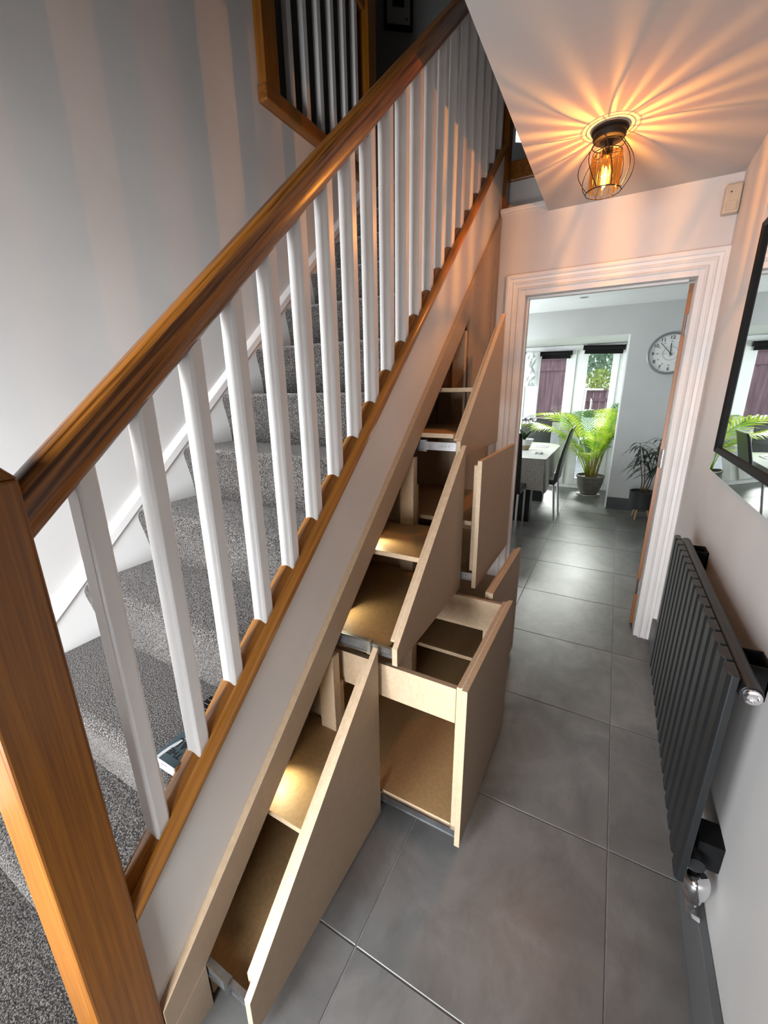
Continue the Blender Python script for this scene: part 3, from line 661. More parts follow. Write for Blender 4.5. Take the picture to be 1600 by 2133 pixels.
# ------------------------------------------------------------------ caged amber ceiling lamp
LX, LY = -0.145, 2.008
lamp = thing('ceiling_lamp', (LX, LY, ZC), 'black wire cage ceiling lamp with a glowing amber bulb and glass rods', 'ceiling lamp')
M['lampblack'] = plain('lamp_black', (0.006, 0.004, 0.003), 0.6, spec=0.25)
MB().lathe([(0.062, 0.0), (0.062, -0.010), (0.058, -0.014), (0.055, -0.016), (0.055, -0.030), (0.050, -0.036), (0.018, -0.037), (0.014, -0.040)], (LX, LY, ZC), 32).build('canopy', 'lampblack', lamp, smooth=True)
MB().lathe([(0.064, -0.0002), (0.0645, -0.004), (0.061, -0.006)], (LX, LY, ZC), 32, cap=False).build('rim', 'steel', lamp, smooth=True)
MB().lathe([(0.014, -0.037), (0.014, -0.055), (0.0175, -0.057), (0.0175, -0.088), (0.015, -0.090)], (LX, LY, ZC), 20).build('lamp_holder', 'lampblack', lamp, smooth=True)
def cage_r(t): return 0.036+0.058*math.sin(PI*(0.10+0.76*t))**1.0
ZT, ZB_ = ZC-0.050, ZC-0.198
for k in range(8):
    a = 2*PI*k/8+0.2; tw = 0.5
    pts = [(LX+cage_r(t)*math.cos(a+tw*(t-0.5)), LY+cage_r(t)*math.sin(a+tw*(t-0.5)), ZT+(ZB_-ZT)*t) for t in [i/14 for i in range(15)]]
    MB().tube(pts, 0.0016, 6).build('cage_wire', 'lampblack', lamp, smooth=True)
for r, z in ((cage_r(0), ZT), (cage_r(1), ZB_)):
    MB().tube([(LX+r*math.cos(2*PI*i/28), LY+r*math.sin(2*PI*i/28), z) for i in range(28)], 0.0018, 6, closed=True).build('cage_ring', 'lampblack', lamp, smooth=True)
MB().tube([(LX+0.049*math.cos(2*PI*i/28), LY+0.049*math.sin(2*PI*i/28), ZC-0.075) for i in range(28)], 0.0016, 6, closed=True).build('hanging_ring', 'lampblack', lamp, smooth=True)
for a in (0.3, 0.3+2*PI/3, 0.3+4*PI/3):
    MB().tube([(LX+0.0175*math.cos(a), LY+0.0175*math.sin(a), ZC-0.075), (LX+0.049*math.cos(a), LY+0.049*math.sin(a), ZC-0.075)], 0.0015, 6).build('arm', 'lampblack', lamp, smooth=True)
def rod_mat():
    m = bpy.data.materials.new('amber_glass'); m.use_nodes = True; n = m.node_tree; n.nodes.clear()
    o = N(n, 'ShaderNodeOutputMaterial'); mx = N(n, 'ShaderNodeMixShader'); tr = N(n, 'ShaderNodeBsdfTransparent'); gl = N(n, 'ShaderNodeBsdfGlass')
    tr.inputs[0].default_value = (1.0, 0.82, 0.52, 1); gl.inputs['Color'].default_value = (1.0, 0.86, 0.62, 1); gl.inputs['IOR'].default_value = 1.45; gl.inputs['Roughness'].default_value = 0.03
    mx.inputs[0].default_value = 0.42
    n.links.new(tr.outputs[0], mx.inputs[1]); n.links.new(gl.outputs[0], mx.inputs[2]); n.links.new(mx.outputs[0], o.inputs[0]); return m
M['rod'] = rod_mat()
rr = random.Random(3); a = 0.0; NR = 19
for k in range(NR):
    a = 2*PI*k/NR + rr.uniform(-0.05, 0.05); w = rr.uniform(0.0036, 0.0066); r = 0.049
    c_, s_ = math.cos(a), math.sin(a)
    poly = [(LX+c_*(r+u)-s_*v, LY+s_*(r+u)+c_*v) for u, v in ((0.004, 0), (0.002, w), (-0.003, w*0.8), (-0.003, -w*0.8), (0.002, -w))]
    MB().prism_z(poly, ZC-0.192, ZC-0.082).build('glass_rod', 'rod', lamp)
M['bulbglow'] = emit_mat('bulb_glow', (1.0, 0.42, 0.06), 9.0)
def glow_mat():
    m = bpy.data.materials.new('bulb_filament'); m.use_nodes = True; n = m.node_tree; n.nodes.clear()
    o = N(n, 'ShaderNodeOutputMaterial'); a_ = N(n, 'ShaderNodeAddShader'); t_ = N(n, 'ShaderNodeBsdfTransparent'); e_ = N(n, 'ShaderNodeEmission')
    e_.inputs[0].default_value = (1.0, 0.62, 0.20, 1); e_.inputs[1].default_value = 9.0
    n.links.new(t_.outputs[0], a_.inputs[0]); n.links.new(e_.outputs[0], a_.inputs[1]); n.links.new(a_.outputs[0], o.inputs[0]); return m
M['bulbcore'] = glow_mat()
M['bulbglass'] = glass_mat('bulb_glass', (1.0, 0.88, 0.62), 0.0)
for n_ in M['bulbglass'].node_tree.nodes:
    if n_.type == 'MATH': n_.inputs[1].default_value = 0.25
bz0 = ZC-0.088
MB().lathe([(0.011, bz0), (0.013, bz0-0.010), (0.024, bz0-0.045), (0.027, bz0-0.062), (0.022, bz0-0.085), (0.010, bz0-0.098), (0.001, bz0-0.101)], (LX, LY, 0), 20).build('bulb', 'bulbglass', lamp, smooth=True)
MB().lathe([(0.003, bz0-0.030), (0.009, bz0-0.045), (0.011, bz0-0.065), (0.009, bz0-0.085), (0.003, bz0-0.095)], (LX, LY, 0), 14).build('filament', 'bulbcore', lamp, smooth=True)
pl = bpy.data.lights.new('bulb_light', 'POINT'); pl.energy = 13.0; pl.color = (1.0, 0.41, 0.085); pl.shadow_soft_size = 0.004
plo = bpy.data.objects.new('bulb_light', pl); COL.objects.link(plo); plo.location = (LX, LY, ZC-0.152)

# ------------------------------------------------------------------ framed picture on the landing wall
pf = thing('picture_frame', (-1.80, 3.55, 4.15), 'small black framed picture with a dark sign on the landing wall', 'picture')
pb = MB(); 
pb.box(0.0, 0.215, -0.022, -0.002, 0.0, 0.40).v
def landed(b):
    b.v = [tuple(R37 @ Vector(v) + Vector((-1.882, 3.50, 4.055))) for v in b.v]; return b
landed(pb).build('frame', 'black', pf)
M['picmount'] = plain('grey_mount', (0.30, 0.29, 0.28), 0.6)
landed(MB().box(0.020, 0.195, -0.0245, -0.0222, 0.028, 0.375)).build('mount', 'picmount', pf)
landed(MB().box(0.062, 0.150, -0.0265, -0.0246, 0.125, 0.178)).build('sign', 'black', pf, bevel=0.001)
landed(MB().box(0.160, 0.172, -0.0262, -0.0246, 0.055, 0.067)).build('mark', 'black', pf)

# ------------------------------------------------------------------ kitchen: garden doors and windows in the bay
YW = 6.75
w1 = struct(thing('window_1', (-0.6, YW, 0), None, None))
b = MB()
zt = 2.045
b.box(-3.2, 0.034, YW, YW+0.07, 1.985, zt)           # head
b.box(-3.2, 0.034, YW, YW+0.07, 0.0, 0.055)          # sill
for x0, x1 in ((-0.030, 0.034), (-0.570, -0.500), (-1.245, -1.185), (-2.10, -2.03), (-3.2, -3.13)): b.box(x0, x1, YW, YW+0.07, 0.055, 1.985)
b.build('window_frame', 'upvc', w1, bevel=0.004)
def sash(x0, x1, s=0.085, z0=0.06, z1=1.98):
    f = MB(); f.box(x0, x0+s, YW-0.02, YW+0.045, z0, z1); f.box(x1-s, x1, YW-0.02, YW+0.045, z0, z1); f.box(x0+s, x1-s, YW-0.02, YW+0.045, z0, z0+s+0.02); f.box(x0+s, x1-s, YW-0.02, YW+0.045, z1-s*0.7, z1)
    fr = f.build('sash', 'upvc', w1, bevel=0.006)
    MB().box(x0+s, x1-s, YW+0.008, YW+0.014, z0+s+0.02, z1-s*0.7).build('pane', 'clear', fr)
sash(-0.498, -0.032, 0.08); sash(-1.183, -0.572, 0.125); sash(-2.028, -1.247, 0.11); sash(-3.128, -2.102, 0.11)
MB().box(-0.600, -0.585, YW-0.045, YW-0.02, 0.98, 1.10).build('door_handle', 'steel', w1, bevel=0.003)
def blind(x0, x1, z0, z1, tilt, lbl):
    t = thing('roller_blind', ((x0+x1)/2, YW-0.05, (z0+z1)/2), lbl, 'blind', 'rolled up black blinds at the garden windows')
    zc = (z0+z1)/2; h = (z1-z0)/2
    MB().tube([(x0, YW-0.055, zc+0.35*h), (x1, YW-0.055, zc+0.35*h)], 0.030, 14).build('roll', 'black', t, smooth=True)
    MB().box(x0+0.01, x1-0.01, YW-0.036, YW-0.032, z0, zc+0.2*h).box(x0+0.01, x1-0.01, YW-0.042, YW-0.028, z0-0.012, z0+0.006).build('hem', 'black', t)
    MB().box(x0-0.012, x0, YW-0.085, YW-0.0205, zc-0.3*h, z1).box(x1, x1+0.012, YW-0.085, YW-0.0205, zc-0.3*h, z1).build('bracket', 'black', t, bevel=0.002)
    t.rotation_euler.y = tilt
blind(-0.482, 0.010, 1.925, 2.025, math.radians(2.2), 'wider black rolled blind at the top of the window behind the palm')
blind(-1.045, -0.640, 1.885, 1.975, math.radians(0.5), 'black rolled blind on the middle glazed garden door')
blind(-1.62, -1.24, 1.885, 1.975, 0, 'black rolled blind mostly hidden behind the door frame')
# bunched pale voile hanging at the frame edge
M['voile'] = noise_mat('pale_voile', (0.62, 0.65, 0.67), (0.74, 0.77, 0.79), 14, 0.8, 4)
vo = MB(); pr = []
for i in range(13):
    t = i/12; pr.append((0.055+0.045*math.sin(t*9.0)*math.exp(-t*0.8)+0.02*math.sin(t*23), 1.52+0.44*t))
NA = 30
for i in range(31):
    t = i/30; z_ = 1.50+0.47*t; r0 = 0.035+0.055*abs(math.sin(2.2+t*7.0))*(1-0.5*t)
    for k in range(NA):
        a = 2*PI*k/NA; r_ = r0*(1+0.22*math.sin(3*a+11*t)+0.14*math.sin(7*a-19*t)+0.08*math.sin(13*a+31*t))
        vo.v.append((-1.175+r_*math.cos(a), YW-0.17+r_*0.8*math.sin(a), z_))
for i in range(30):
    for k in range(NA): vo.f.append((i*NA+k, i*NA+(k+1) % NA, (i+1)*NA+(k+1) % NA, (i+1)*NA+k)); vo.mi.append(0)
tag(vo.build('curtain', 'voile', org=(-1.2, YW-0.16, 1.5), smooth=True), 'bunched pale voile curtain hanging beside the left garden door', 'curtain')

# clock on the far kitchen wall
M['clockface'] = plain('clock_face', (0.74, 0.76, 0.74), 0.4)
M['clockrim'] = plain('clock_rim', (0.19, 0.20, 0.21), 0.35, 0.4)
CX, CY, CZ, CR = 0.452, 5.744, 1.817, 0.218
ck = thing('wall_clock', (CX, CY, CZ), 'round grey rimmed wall clock with black numerals on the kitchen wall', 'clock')
MB().lathe([(CR, 0), (CR, -0.040), (CR-0.006, -0.046), (CR-0.020, -0.046), (CR-0.024, -0.036), (CR-0.024, 0)], (CX, CY, CZ), 48, 0, 'y', cap=False).build('rim', 'clockrim', ck, smooth=True)
MB().lathe([(0.0, -0.026), (CR-0.023, -0.026), (CR-0.023, -0.002), (0, -0.002)], (CX, CY, CZ), 48, 0, 'y', cap=False).build('dial', 'clockface', ck)
for h in range(1, 13):
    t = PI/2-2*PI*h/12
    text(str(h), (CX+0.162*math.cos(t), CY-0.0275, CZ+0.162*math.sin(t)), 0.050, 'ink', ck, (PI/2, 0, 0), 'numeral')
    p = Vector((CX+0.122*math.cos(t), CY-0.0275, CZ+0.122*math.sin(t)))
    text(str(h+12 if h < 12 else 24), p, 0.018, 'greyink', ck, (PI/2, 0, 0), 'numeral')
MB().tube([(CX+0.07*math.cos(2*PI*i/36), CY-0.0268, CZ+0.07*math.sin(2*PI*i/36)) for i in range(36)], 0.0012, 5, closed=True).build('dial_ring', 'greyink', ck)
def hand(ang, L, w, mat, y, nm):
    R_ = Matrix.Rotation(ang, 3, 'Y'); b = MB().box(-w/2, w/2, y-0.0012, y, -0.03, L)
    b.v = [tuple(R_ @ Vector((v[0], 0, v[2])) + Vector((CX, v[1], CZ))) for v in b.v]; b.build(nm, mat, ck)
hand(math.radians(-2), 0.105, 0.008, 'ink', CY-0.030, 'hour_hand'); hand(math.radians(-42), 0.150, 0.006, 'ink', CY-0.0325, 'minute_hand'); hand(math.radians(-91), 0.150, 0.0015, 'greyink', CY-0.035, 'second_hand')
MB().lathe([(0.008, -0.037), (0.008, -0.028)], (CX, CY, CZ), 14, 0, 'y').build('hub', 'ink', ck)

# downlight
dl = thing('downlight', (-0.425, 5.08, 2.355), 'small round steel downlight in the kitchen ceiling', 'downlight')
MB().lathe([(0.048, 0), (0.046, -0.0012), (0.036, -0.0012), (0.033, 0.0)], (-0.425, 5.08, 2.355), 28, cap=False).build('bezel', 'steel', dl, smooth=True)
MB().lathe([(0.034, -0.0005), (0.0, -0.0005)], (-0.425, 5.08, 2.355), 24, cap=False).build('lens', 'dark_steel', dl)

# ------------------------------------------------------------------ dining table, cloth, chairs
TX0, TX1, TY0, TY1, TZ = -1.52, -0.580, 4.62, 6.10, 0.742
tb = thing('dining_table', (-1.05, 5.35, 0), 'black dining table standing in the kitchen under a pale patterned cloth', 'table')
def rounded(x0, x1, y0, y1, rn, rf, n=9):
    p = []
    for (cx, cy, a0, r) in ((x1-rn, y0+rn, -PI/2, rn), (x1-rf, y1-rf, 0, rf), (x0+rf, y1-rf, PI/2, rf), (x0+rn, y0+rn, PI, rn)):
        for i in range(n): t = a0+PI/2*i/(n-1); p.append((cx+r*math.cos(t), cy+r*math.sin(t)))
    return p
MB().prism_z(rounded(TX0+0.01, TX1-0.01, TY0+0.01, TY1-0.01, 0.02, 0.3), TZ-0.035, TZ-0.002).build('tabletop', 'tablewood', tb)
for x, y in ((-0.895, 4.70), (-1.38, 4.70), (-0.895, 5.70), (-1.38, 5.70)):
    MB().box(x, x+0.18, y, y+0.15, 0, TZ-0.035).build('leg', 'tablewood', tb, bevel=0.004)
M['cloth'] = noise_mat('patterned_cloth', (0.36, 0.37, 0.34), (0.62, 0.63, 0.60), 120, 0.8, 4, lo=0.40, hi=0.62)
ol = rounded(TX0, TX1, TY0, TY1, 0.03, 0.30, 12); cb = MB(); m_ = len(ol); cen = Vector(((TX0+TX1)/2, (TY0+TY1)/2))
rows = []
for j in range(6):
    t = j/5; row = []
    for i, (x, y) in enumerate(ol):
        q = Vector((x, y)); d_ = (q-cen).normalized()
        cx_ = min(abs(x-TX0), abs(x-TX1)); cy_ = min(abs(y-TY0), abs(y-TY1))
        corner = max(0, 1-math.hypot(cx_, cy_)/0.16)
        fold = math.sin(i*1.9)*0.018*t
        drop = (0.235+0.13*corner+0.02*math.sin(i*1.3))*t
        q2 = q + d_*(0.012+0.03*t*(0.4+corner)+fold)
        row.append((q2.x, q2.y, TZ+0.001-drop if j else TZ+0.001))
    rows.append(row)
cb.add([p for r in rows for p in r], [(j*m_+i, j*m_+(i+1) % m_, (j+1)*m_+(i+1) % m_, (j+1)*m_+i) for j in range(5) for i in range(m_)])
cb.add([(x, y, TZ+0.001) for x, y in [(rows[0][i][0], rows[0][i][1]) for i in range(m_)]], [tuple(range(m_))])
tc_ = cb.build('tablecloth', 'cloth', org=(-1.05, 5.35, TZ), smooth=True)
tag(tc_, 'pale speckled tablecloth draped over the black dining table', 'tablecloth')
def chair(loc, rz, label):
    t = thing('dining_chair', loc, label, 'chair', 'black leather dining chairs at the table'); o = Vector(loc)
    # built facing -Y with its back at +Y, then turned
    def P(b, nm, mat, **k):
        b.v = [tuple(Vector(v)+o) for v in b.v]; return b.build(nm, mat, t, **k)
    P(MB().box(-0.22, 0.22, -0.22, 0.21, 0.415, 0.475), 'seat', 'leather', bevel=0.018, seg=3)
    pr = [(0.185, 0.44), (0.225, 0.44), (0.243, 0.60), (0.272, 0.80), (0.318, 1.0), (0.335, 1.045), (0.322, 1.055), (0.296, 1.012), (0.245, 0.81), (0.213, 0.62)]
    P(MB().prism_x(pr, -0.215, 0.215), 'backrest', 'leather', bevel=0.008, seg=3)
    for sx in (-1, 1):
        P(MB().tube([(sx*0.195, -0.195, 0.42), (sx*0.195, -0.205, 0.0)], 0.012, 10), 'leg', 'chrome', smooth=True)
        P(MB().tube([(sx*0.195, 0.195, 0.42), (sx*0.200, 0.235, 0.0)], 0.012, 10), 'leg', 'chrome', smooth=True)
    t.rotation_euler.z = rz; return t
chair((-0.700, 5.09, 0), -PI/2, 'black leather dining chair at the right side of the table beside the palm')
chair((-0.965, 4.455, 0), PI, 'black leather dining chair at the near end of the table half behind the door frame')
chair((-0.985, 6.16, 0), 0, 'black leather dining chair at the window end of the table behind the orchid')

# things on the table
M['potwhite'] = plain('white_glaze', (0.68, 0.68, 0.66), 0.3); M['pottan'] = plain('tan_stoneware', (0.30, 0.24, 0.14), 0.6)
M['leafdark'] = noise_mat('dark_leaf', (0.010, 0.032, 0.012), (0.022, 0.060, 0.020), 30, 0.35, 3)
M['petal'] = plain('white_petal', (0.80, 0.80, 0.78), 0.5)
M['stem'] = plain('brown_stem', (0.10, 0.055, 0.025), 0.6)
oc = thing('potted_orchid', (-0.93, 5.27, TZ+0.003), 'white orchid in a two tone bowl on the dining table', 'plant'); oz = TZ+0.003; ox, oy = -0.93, 5.27
MB().lathe([(0.055, 0), (0.060, 0.004), (0.085, 0.058), (0.0855, 0.060)], (ox, oy, oz), 28).build('pot_base', 'pottan', oc, smooth=True)
MB().lathe([(0.086, 0.060), (0.105, 0.115), (0.110, 0.130), (0.104, 0.130), (0.098, 0.112), (0.0, 0.110)], (ox, oy, oz), 28, cap=False).build('pot', 'potwhite', oc, smooth=True)
MB().lathe([(0.096, 0.111), (0.03, 0.120), (0.0, 0.121)], (ox, oy, oz), 20, cap=False).build('soil', 'soil', oc)
def blade(p, dirv, L, w, arch, mat, par, nm, n=7, curl=0.0):
    d_ = Vector(dirv).normalized(); side = d_.cross(Vector((0, 0, 1))).normalized() if abs(d_.z) < 0.98 else Vector((1, 0, 0)); b = MB(); pts = []
    for i in range(n+1):
        t = i/n; c = Vector(p)+d_*L*t+Vector((0, 0, -arch*t*t*L)); ww = w*math.sin(PI*min(1, 0.12+0.88*t))**0.8 if i < n else 0.0005
        pts.append((c-side*ww, c+Vector((0, 0, -ww*0.25)), c+side*ww))
    b.add([q for r in pts for q in r], [(i*3+k, i*3+k+1, (i+1)*3+k+1, (i+1)*3+k) for i in range(n) for k in range(2)])
    return b.build(nm, mat, par, smooth=True)
for k in range(7):
    a = k*2.4; blade((ox, oy, oz+0.118), (math.cos(a), math.sin(a), 1.2+0.5*(k % 2)), 0.20, 0.026, 0.25, 'leafdark', oc, 'leaf')
for s_ in (-1, 1):
    pts = [(ox, oy, oz+0.12), (ox+0.01*s_, oy, oz+0.28), (ox+0.035*s_, oy-0.01, oz+0.39), (ox+0.08*s_, oy-0.02, oz+0.42), (ox+0.11*s_, oy-0.03, oz+0.38)]
    MB().tube(pts, 0.003, 6).build('flower_stem', 'stem', oc, smooth=True)
    for j, (px_, pz_) in enumerate(((0.03, 0.385), (0.06, 0.405), (0.085, 0.40), (0.105, 0.365), (0.02, 0.33), (0.06, 0.34))):
        c = Vector((ox+px_*s_, oy-0.03, oz+pz_)); b = MB()
        for k in range(5):
            a = 2*PI*k/5+j; u = Vector((math.cos(a), 0, math.sin(a))); v_ = Vector((-math.sin(a), 0, math.cos(a)))
            b.add([c, c+u*0.013+v_*0.010+Vector((0, -0.006, 0)), c+u*0.027+Vector((0, -0.002, 0)), c+u*0.013-v_*0.010+Vector((0, -0.006, 0))], [(0, 1, 2, 3)])
        b.build('flower', 'petal', oc)
# small things laid along the cloth
M['paper'] = plain('white_paper', (0.82, 0.82, 0.82), 0.6)
tp = thing('paper_stack', (-0.80, 5.62, TZ+0.003), 'loose white papers lying near the window end of the table', 'papers')
MB().box(-0.92, -0.70, 5.52, 5.74, TZ+0.003, TZ+0.012).build('sheet', 'paper', tp)
MB().box(-0.90, -0.72, 5.56, 5.70, TZ+0.012, TZ+0.030, rot=Matrix.Rotation(0.3, 3, 'Z')).build('sheet', 'paper', tp)
for i, (x, y) in enumerate(((-0.74, 4.98), (-0.70, 5.03), (-0.68, 4.97))):
    g = MB().lathe([(0.012, 0), (0.022, 0.005), (0.024, 0.014), (0.017, 0.022), (0.012, 0.022), (0.016, 0.014), (0.0, 0.008)], (x, y, TZ+0.003), 16, cap=False).build('trinket_dish', 'steel' if i else 'potwhite', org=(x, y, TZ+0.003), smooth=True)
    tag(g, ('white tiny dish on the tablecloth beside the orchid bowl', 'metal tiny dish on the tablecloth farther from the corner', 'metal tiny dish on the tablecloth nearest the corner')[i], 'dish', 'tiny dishes on the table')

# ------------------------------------------------------------------ areca palm in a ribbed pot
def leaf_mat(name, c1, c2, tr=0.5):
    m, n, b = new_mat(name); v = coords(n, rnd=True)
    t = N(n, 'ShaderNodeTexNoise'); t.inputs['Scale'].default_value = 6; n.links.new(v, t.inputs['Vector'])
    r = ramp(n, [(0.35, c1), (0.65, c2)]); n.links.new(t.outputs['Fac'], r.inputs[0]); n.links.new(r.outputs[0], b.inputs['Base Color'])
    b.inputs['Roughness'].default_value = 0.4
    ts = N(n, 'ShaderNodeBsdfTranslucent'); n.links.new(r.outputs[0], ts.inputs[0]); mx = N(n, 'ShaderNodeMixShader'); mx.inputs[0].default_value = tr
    o = n.nodes['Material Output']; n.links.new(b.outputs[0], mx.inputs[1]); n.links.new(ts.outputs[0], mx.inputs[2]); n.links.new(mx.outputs[0], o.inputs[0]); return m
M['palm'] = leaf_mat('palm_leaf', (0.20, 0.38, 0.02), (0.56, 0.66, 0.06), 0.55)
M['palm2'] = leaf_mat('palm_leaf_deep', (0.05, 0.19, 0.03), (0.16, 0.36, 0.06), 0.5)
M['cane'] = noise_mat('palm_cane', (0.16, 0.09, 0.03), (0.34, 0.24, 0.07), 20, 0.6, 3)
M['ribpot'] = noise_mat('ribbed_stoneware', (0.10, 0.092, 0.078), (0.155, 0.145, 0.125), 14, 0.55, 5)
PX, PY = -0.190, 6.42
pm = thing('potted_palm', (PX, PY, 0), 'bright green areca palm in a ribbed stoneware pot at the garden window', 'plant')
MB().lathe([(0.13, 0), (0.150, 0.003), (0.156, 0.016), (0.146, 0.016), (0.140, 0.008), (0.0, 0.008)], (PX, PY, 0), 32, cap=False).build('saucer', 'potwhite', pm, smooth=True)
pr = [(0.105, 0.016)]
for i in range(36):
    t = i/35; pr.append((0.112+0.058*math.sin(t*PI*0.52)+0.0022*math.sin(i*PI), 0.02+0.225*t))
    pr[-1] = (pr[-1][0]+(0.0022 if i % 3 else -0.0025), pr[-1][1])
pr += [(0.180, 0.250), (0.182, 0.280), (0.172, 0.282), (0.165, 0.250), (0.0, 0.248)]
MB().lathe(pr, (PX, PY, 0), 40, cap=False).build('pot', 'ribpot', pm, smooth=True)
MB().lathe([(0.164, 0.249), (0.05, 0.262), (0.0, 0.262)], (PX, PY, 0), 24, cap=False).build('soil', 'soil', pm)
def frond_mesh(seed, L):
    """a stalk that arches over, with paired leaflets"""
    r_ = random.Random(seed); b = MB(); pts = []; n = 16
    for i in range(n+1):
        t = i/n; pts.append(Vector((L*(0.10*t+0.46*t*t), 0, L*(1.02*t-0.34*t*t*t))))
    b.tube(pts, [0.006*(1-0.8*i/n) for i in range(n+1)], 5)
    for i in range(20):
        t = min(1.0, 0.40+0.60*i/19); k = t*n; j = min(int(k), n-1); p = pts[j].lerp(pts[j+1], k-j); tg = (pts[j+1]-pts[j]).normalized()
        for sd in (-1, 1):
            ll = 0.29*L*(math.sin(PI*(0.18+0.74*(t-0.40)/0.60)))*r_.uniform(0.85, 1.1)+0.03; w = 0.0100
            d_ = (tg*0.75+Vector((0, sd, 0))*0.8+Vector((0, 0, 0.12))).normalized(); up = tg.cross(Vector((0, sd, 0))).normalized(); s_ = d_.cross(up).normalized()
            q = []
            for m_ in range(5):
                u = m_/4; c = p+d_*ll*u+Vector((0, 0, -0.34*ll*u*u)); ww = w*(0.5+1.1*u-1.55*u*u)+0.0004; q += [c-s_*ww, c+s_*ww]
            b.add(q, [(m_*2, m_*2+1, m_*2+3, m_*2+2) for m_ in range(4)])
    me = bpy.data.meshes.new('frond'); me.from_pydata([tuple(v) for v in b.v], [], b.f); return me
fm = []
for i in range(8):
    me = frond_mesh(i, 1.0); me.materials.append(M['palm' if i % 3 else 'palm2']); me.polygons.foreach_set('use_smooth', [True]*len(me.polygons)); fm.append(me)
rr = random.Random(11)
for i in range(32):
    a = i*2.39996+rr.uniform(-0.2, 0.2); L = rr.uniform(0.95, 1.42) if i % 2 else rr.uniform(0.55, 1.0)
    kx = 0.36 if math.cos(a) > 0.15 else (0.5 if math.sin(a) > 0.4 else 1.0)
    o = bpy.data.objects.new('frond', fm[i % 8]); COL.objects.link(o); o.parent = pm
    o.location = (0.06*math.cos(a), 0.06*math.sin(a), 0.27); o.scale = (L*kx, L*(0.62 if kx < 1 else 1.0), L*rr.uniform(0.92, 1.05)); o.rotation_euler = (rr.uniform(-0.10, 0.10), rr.uniform(-0.12, 0.25)*kx, a)
for k in range(11):
    a = k*2.4; r0 = 0.03+0.045*(k % 3)/2
    MB().tube([(PX+r0*math.cos(a), PY+r0*math.sin(a), 0.255), (PX+r0*1.3*math.cos(a), PY+r0*1.3*math.sin(a), 0.40), (PX+r0*1.9*math.cos(a), PY+r0*1.9*math.sin(a), 0.62)], [0.012, 0.009, 0.005], 7).build('cane', 'cane', pm, smooth=True)

# ------------------------------------------------------------------ dark drooping houseplant on wooden legs
QX, QY = 0.395, 5.42
qp = thing('potted_houseplant', (QX, QY, 0), 'dark drooping houseplant in a charcoal pot on wooden legs below the clock', 'plant')
MB().lathe([(0.118, 0.125), (0.124, 0.130), (0.130, 0.320), (0.131, 0.325), (0.122, 0.325), (0.118, 0.300), (0.0, 0.298)], (QX, QY, 0), 36, cap=False).lathe([(0.0, 0.125), (0.118, 0.125)], (QX, QY, 0), 36, cap=False).build('pot', 'potgrey', qp, smooth=True)
MB().lathe([(0.117, 0.299), (0.0, 0.306)], (QX, QY, 0), 20, cap=False).build('soil', 'soil', qp)
for k in range(3):
    a = -2.0+k*2*PI/3
    MB().tube([(QX+0.070*math.cos(a), QY+0.070*math.sin(a), 0.126), (QX+0.105*math.cos(a), QY+0.105*math.sin(a), 0.0)], [0.014, 0.009], 10).build('leg', 'pine', qp, smooth=True)
M['droop'] = noise_mat('dark_droop_leaf', (0.012, 0.022, 0.016), (0.030, 0.050, 0.034), 20, 0.35, 3)
rr = random.Random(5)
tips = []
for k in range(4):
    a = k*1.9+0.6; h = (0.62, 0.56, 0.50, 0.34)[k]
    p0 = Vector((QX+0.02*math.cos(a), QY+0.02*math.sin(a), 0.30)); p1 = p0+Vector((0.05*math.cos(a), 0.05*math.sin(a), h*0.55)); p2 = p0+Vector((0.10*math.cos(a), 0.10*math.sin(a), h))
    MB().tube([p0, (p0+p1)/2+Vector((0.012, 0, 0)), p1, p2], [0.007, 0.006, 0.005, 0.003], 6).build('stem', 'stem', qp, smooth=True)
    for j in range(21):
        t = rr.uniform(0.35, 1.0); p = p1.lerp(p2, (t-0.35)/0.65); aa = rr.uniform(0, 2*PI)
        blade(p, (math.cos(aa), math.sin(aa)*0.9, rr.uniform(0.15, 0.75)), rr.uniform(0.17, 0.27), 0.0125, rr.uniform(0.6, 1.1), 'droop', qp, 'leaf', 6)

# ------------------------------------------------------------------ garden seen through the glass
M['patio'] = noise_mat('pale_patio', (0.20, 0.20, 0.20), (0.26, 0.26, 0.26), 4, 0.8, 4)
M['fence'] = noise_mat('maroon_fence', (0.085, 0.043, 0.052), (0.155, 0.085, 0.098), 3, 0.75, 5, vscale=(7, 7, 0.6), rnd=True)
M['tree'] = leaf_mat('tree_leaf', (0.15, 0.24, 0.16), (0.30, 0.42, 0.29), 0.4)
M['bush'] = leaf_mat('bush_leaf', (0.26, 0.34, 0.07), (0.42, 0.50, 0.14), 0.4)
M['bark'] = noise_mat('bark', (0.05, 0.03, 0.022), (0.12, 0.08, 0.06), 14, 0.9, 5)
struct(MB().box(-9, 7, 6.9, 22, -0.25, -0.08).build('ground', 'patio'))
wl = MB()
tag(MB().box(-7, 5, 10.4, 10.65, -0.08, 0.70).build('planter_wall', 'patio', org=(-1, 10.5, 0)), 'low pale garden wall across the patio before the fence', 'wall')
def fence(x0, x1, y, zt, label):
    t = thing('garden_fence', ((x0+x1)/2, y, -0.08), label, 'fence', 'maroon garden fences')
    n = int((x1-x0)/0.145); w = (x1-x0)/n
    b0_ = MB().box(x0+0.001, x0+w-0.001, y, y+0.022, -0.08, zt).build('board', 'fence', t)
    for i in range(1, n):
        c = shadow_copy(b0_, t, (w*i, 0.006*(i % 2), 0))
    MB().box(x0, x1, y-0.03, y, zt-0.25, zt-0.17).build('fence_rail', 'fence', t); MB().box(x0, x1, y-0.05, y+0.05, zt, zt+0.035).build('fence_cap', 'fence', t)
fence(-3.6, -0.95, 11.0, 2.12, 'tall maroon board fence behind the patio wall')
fence(-0.95, 3.0, 11.6, 1.40, 'lower maroon fence below the green tree')
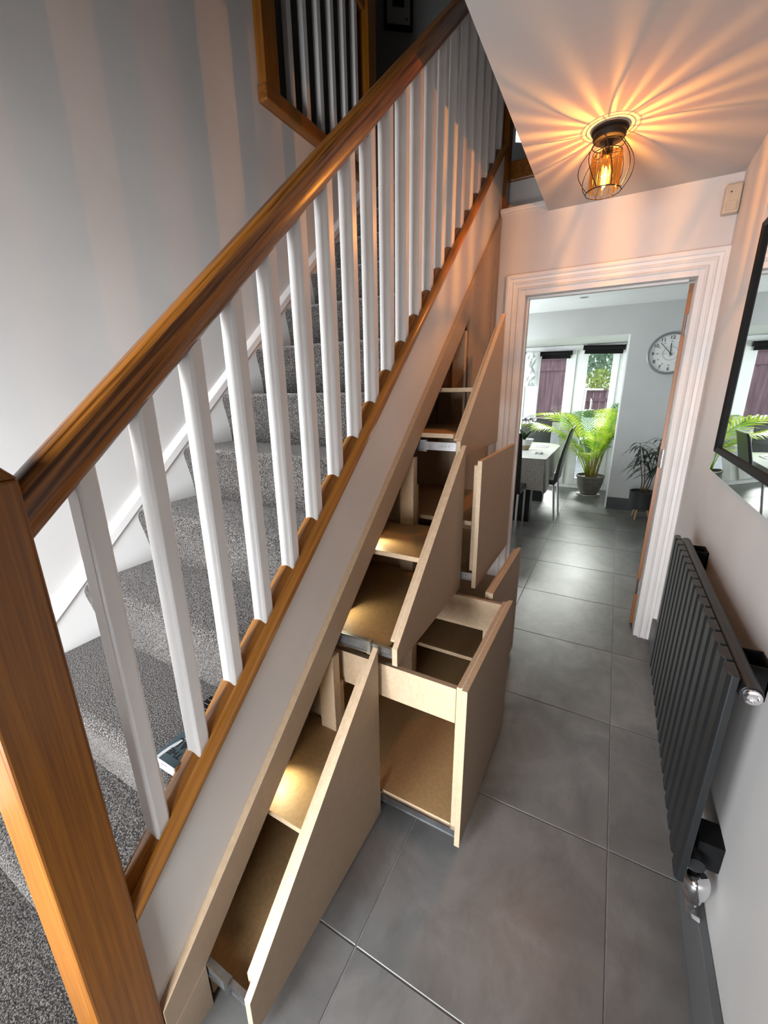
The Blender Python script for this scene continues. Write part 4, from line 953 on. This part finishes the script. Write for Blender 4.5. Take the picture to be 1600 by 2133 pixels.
def tree(x, y, h, rx, ry, rz, mat, nm, label, n, trunk, leaf=0.09, seed=1, cat='tree'):
    t = thing(nm, (x, y, -0.08), label, cat); r_ = random.Random(seed)
    MB().tube([(x, y, -0.08), (x+0.05, y, h*0.5), (x-0.05, y, h)], [trunk, trunk*0.8, trunk*0.4], 8).build('trunk', 'bark', t, smooth=True)
    b = MB()
    for i in range(n):
        while True:
            p = Vector((r_.uniform(-1, 1), r_.uniform(-1, 1), r_.uniform(-1, 1)))
            if 0.25 < p.length < 1: break
        c = Vector((x+p.x*rx, y+p.y*ry, h+p.z*rz)); d_ = Vector((r_.gauss(0, 1), r_.gauss(0, 1), r_.gauss(-0.6, 0.8))).normalized(); s_ = d_.cross(Vector((r_.gauss(0, 1), r_.gauss(0, 1), r_.gauss(0, 1)))).normalized()
        L = leaf*r_.uniform(0.7, 1.5); w = L*0.28
        b.add([c, c+d_*L*0.45+s_*w, c+d_*L, c+d_*L*0.45-s_*w], [(0, 1, 2, 3)])
    f = b.build('foliage', mat, t); f['kind'] = 'stuff'
tree(-0.05, 13.2, 3.0, 2.3, 1.1, 1.35, 'tree', 'garden_tree', 'drooping green tree beyond the lower maroon fence', 5200, 0.12, 0.17, 2)
tree(-0.45, 12.3, 1.65, 0.32, 0.25, 0.32, 'bush', 'garden_bush', 'yellow green bush standing in front of the drooping tree', 700, 0.03, 0.07, 3, 'bush')
tree(-3.2, 17.0, 3.1, 2.3, 0.9, 0.95, 'tree', 'garden_tree', 'grey green tree showing over the tall maroon fence', 2600, 0.10, 0.15, 4)
# white metal garden swing seat seen past the palm
gs = thing('garden_bench', (-0.35, 10.0, -0.08), 'white metal garden seat frame on the patio behind the palm', 'bench')
gx0, gx1, gy = -0.62, -0.10, 9.95
for x in (gx0, gx1):
    MB().tube([(x, gy, -0.08), (x+0.03, gy, 1.42 if x == gx0 else 0.85)], 0.018, 8).build('post', 'upvc', gs, smooth=True)
MB().box(gx0+0.02, gx1-0.16, gy-0.10, gy+0.10, 1.42, 1.455).build('canopy_bar', 'upvc', gs, bevel=0.01)
MB().box(gx0, gx1, gy-0.18, gy+0.18, 0.40, 0.44).build('seat', 'upvc', gs, bevel=0.01)
MB().box(gx0, gx1, gy+0.17, gy+0.20, 0.44, 0.85).build('backrest', 'upvc', gs, bevel=0.01)
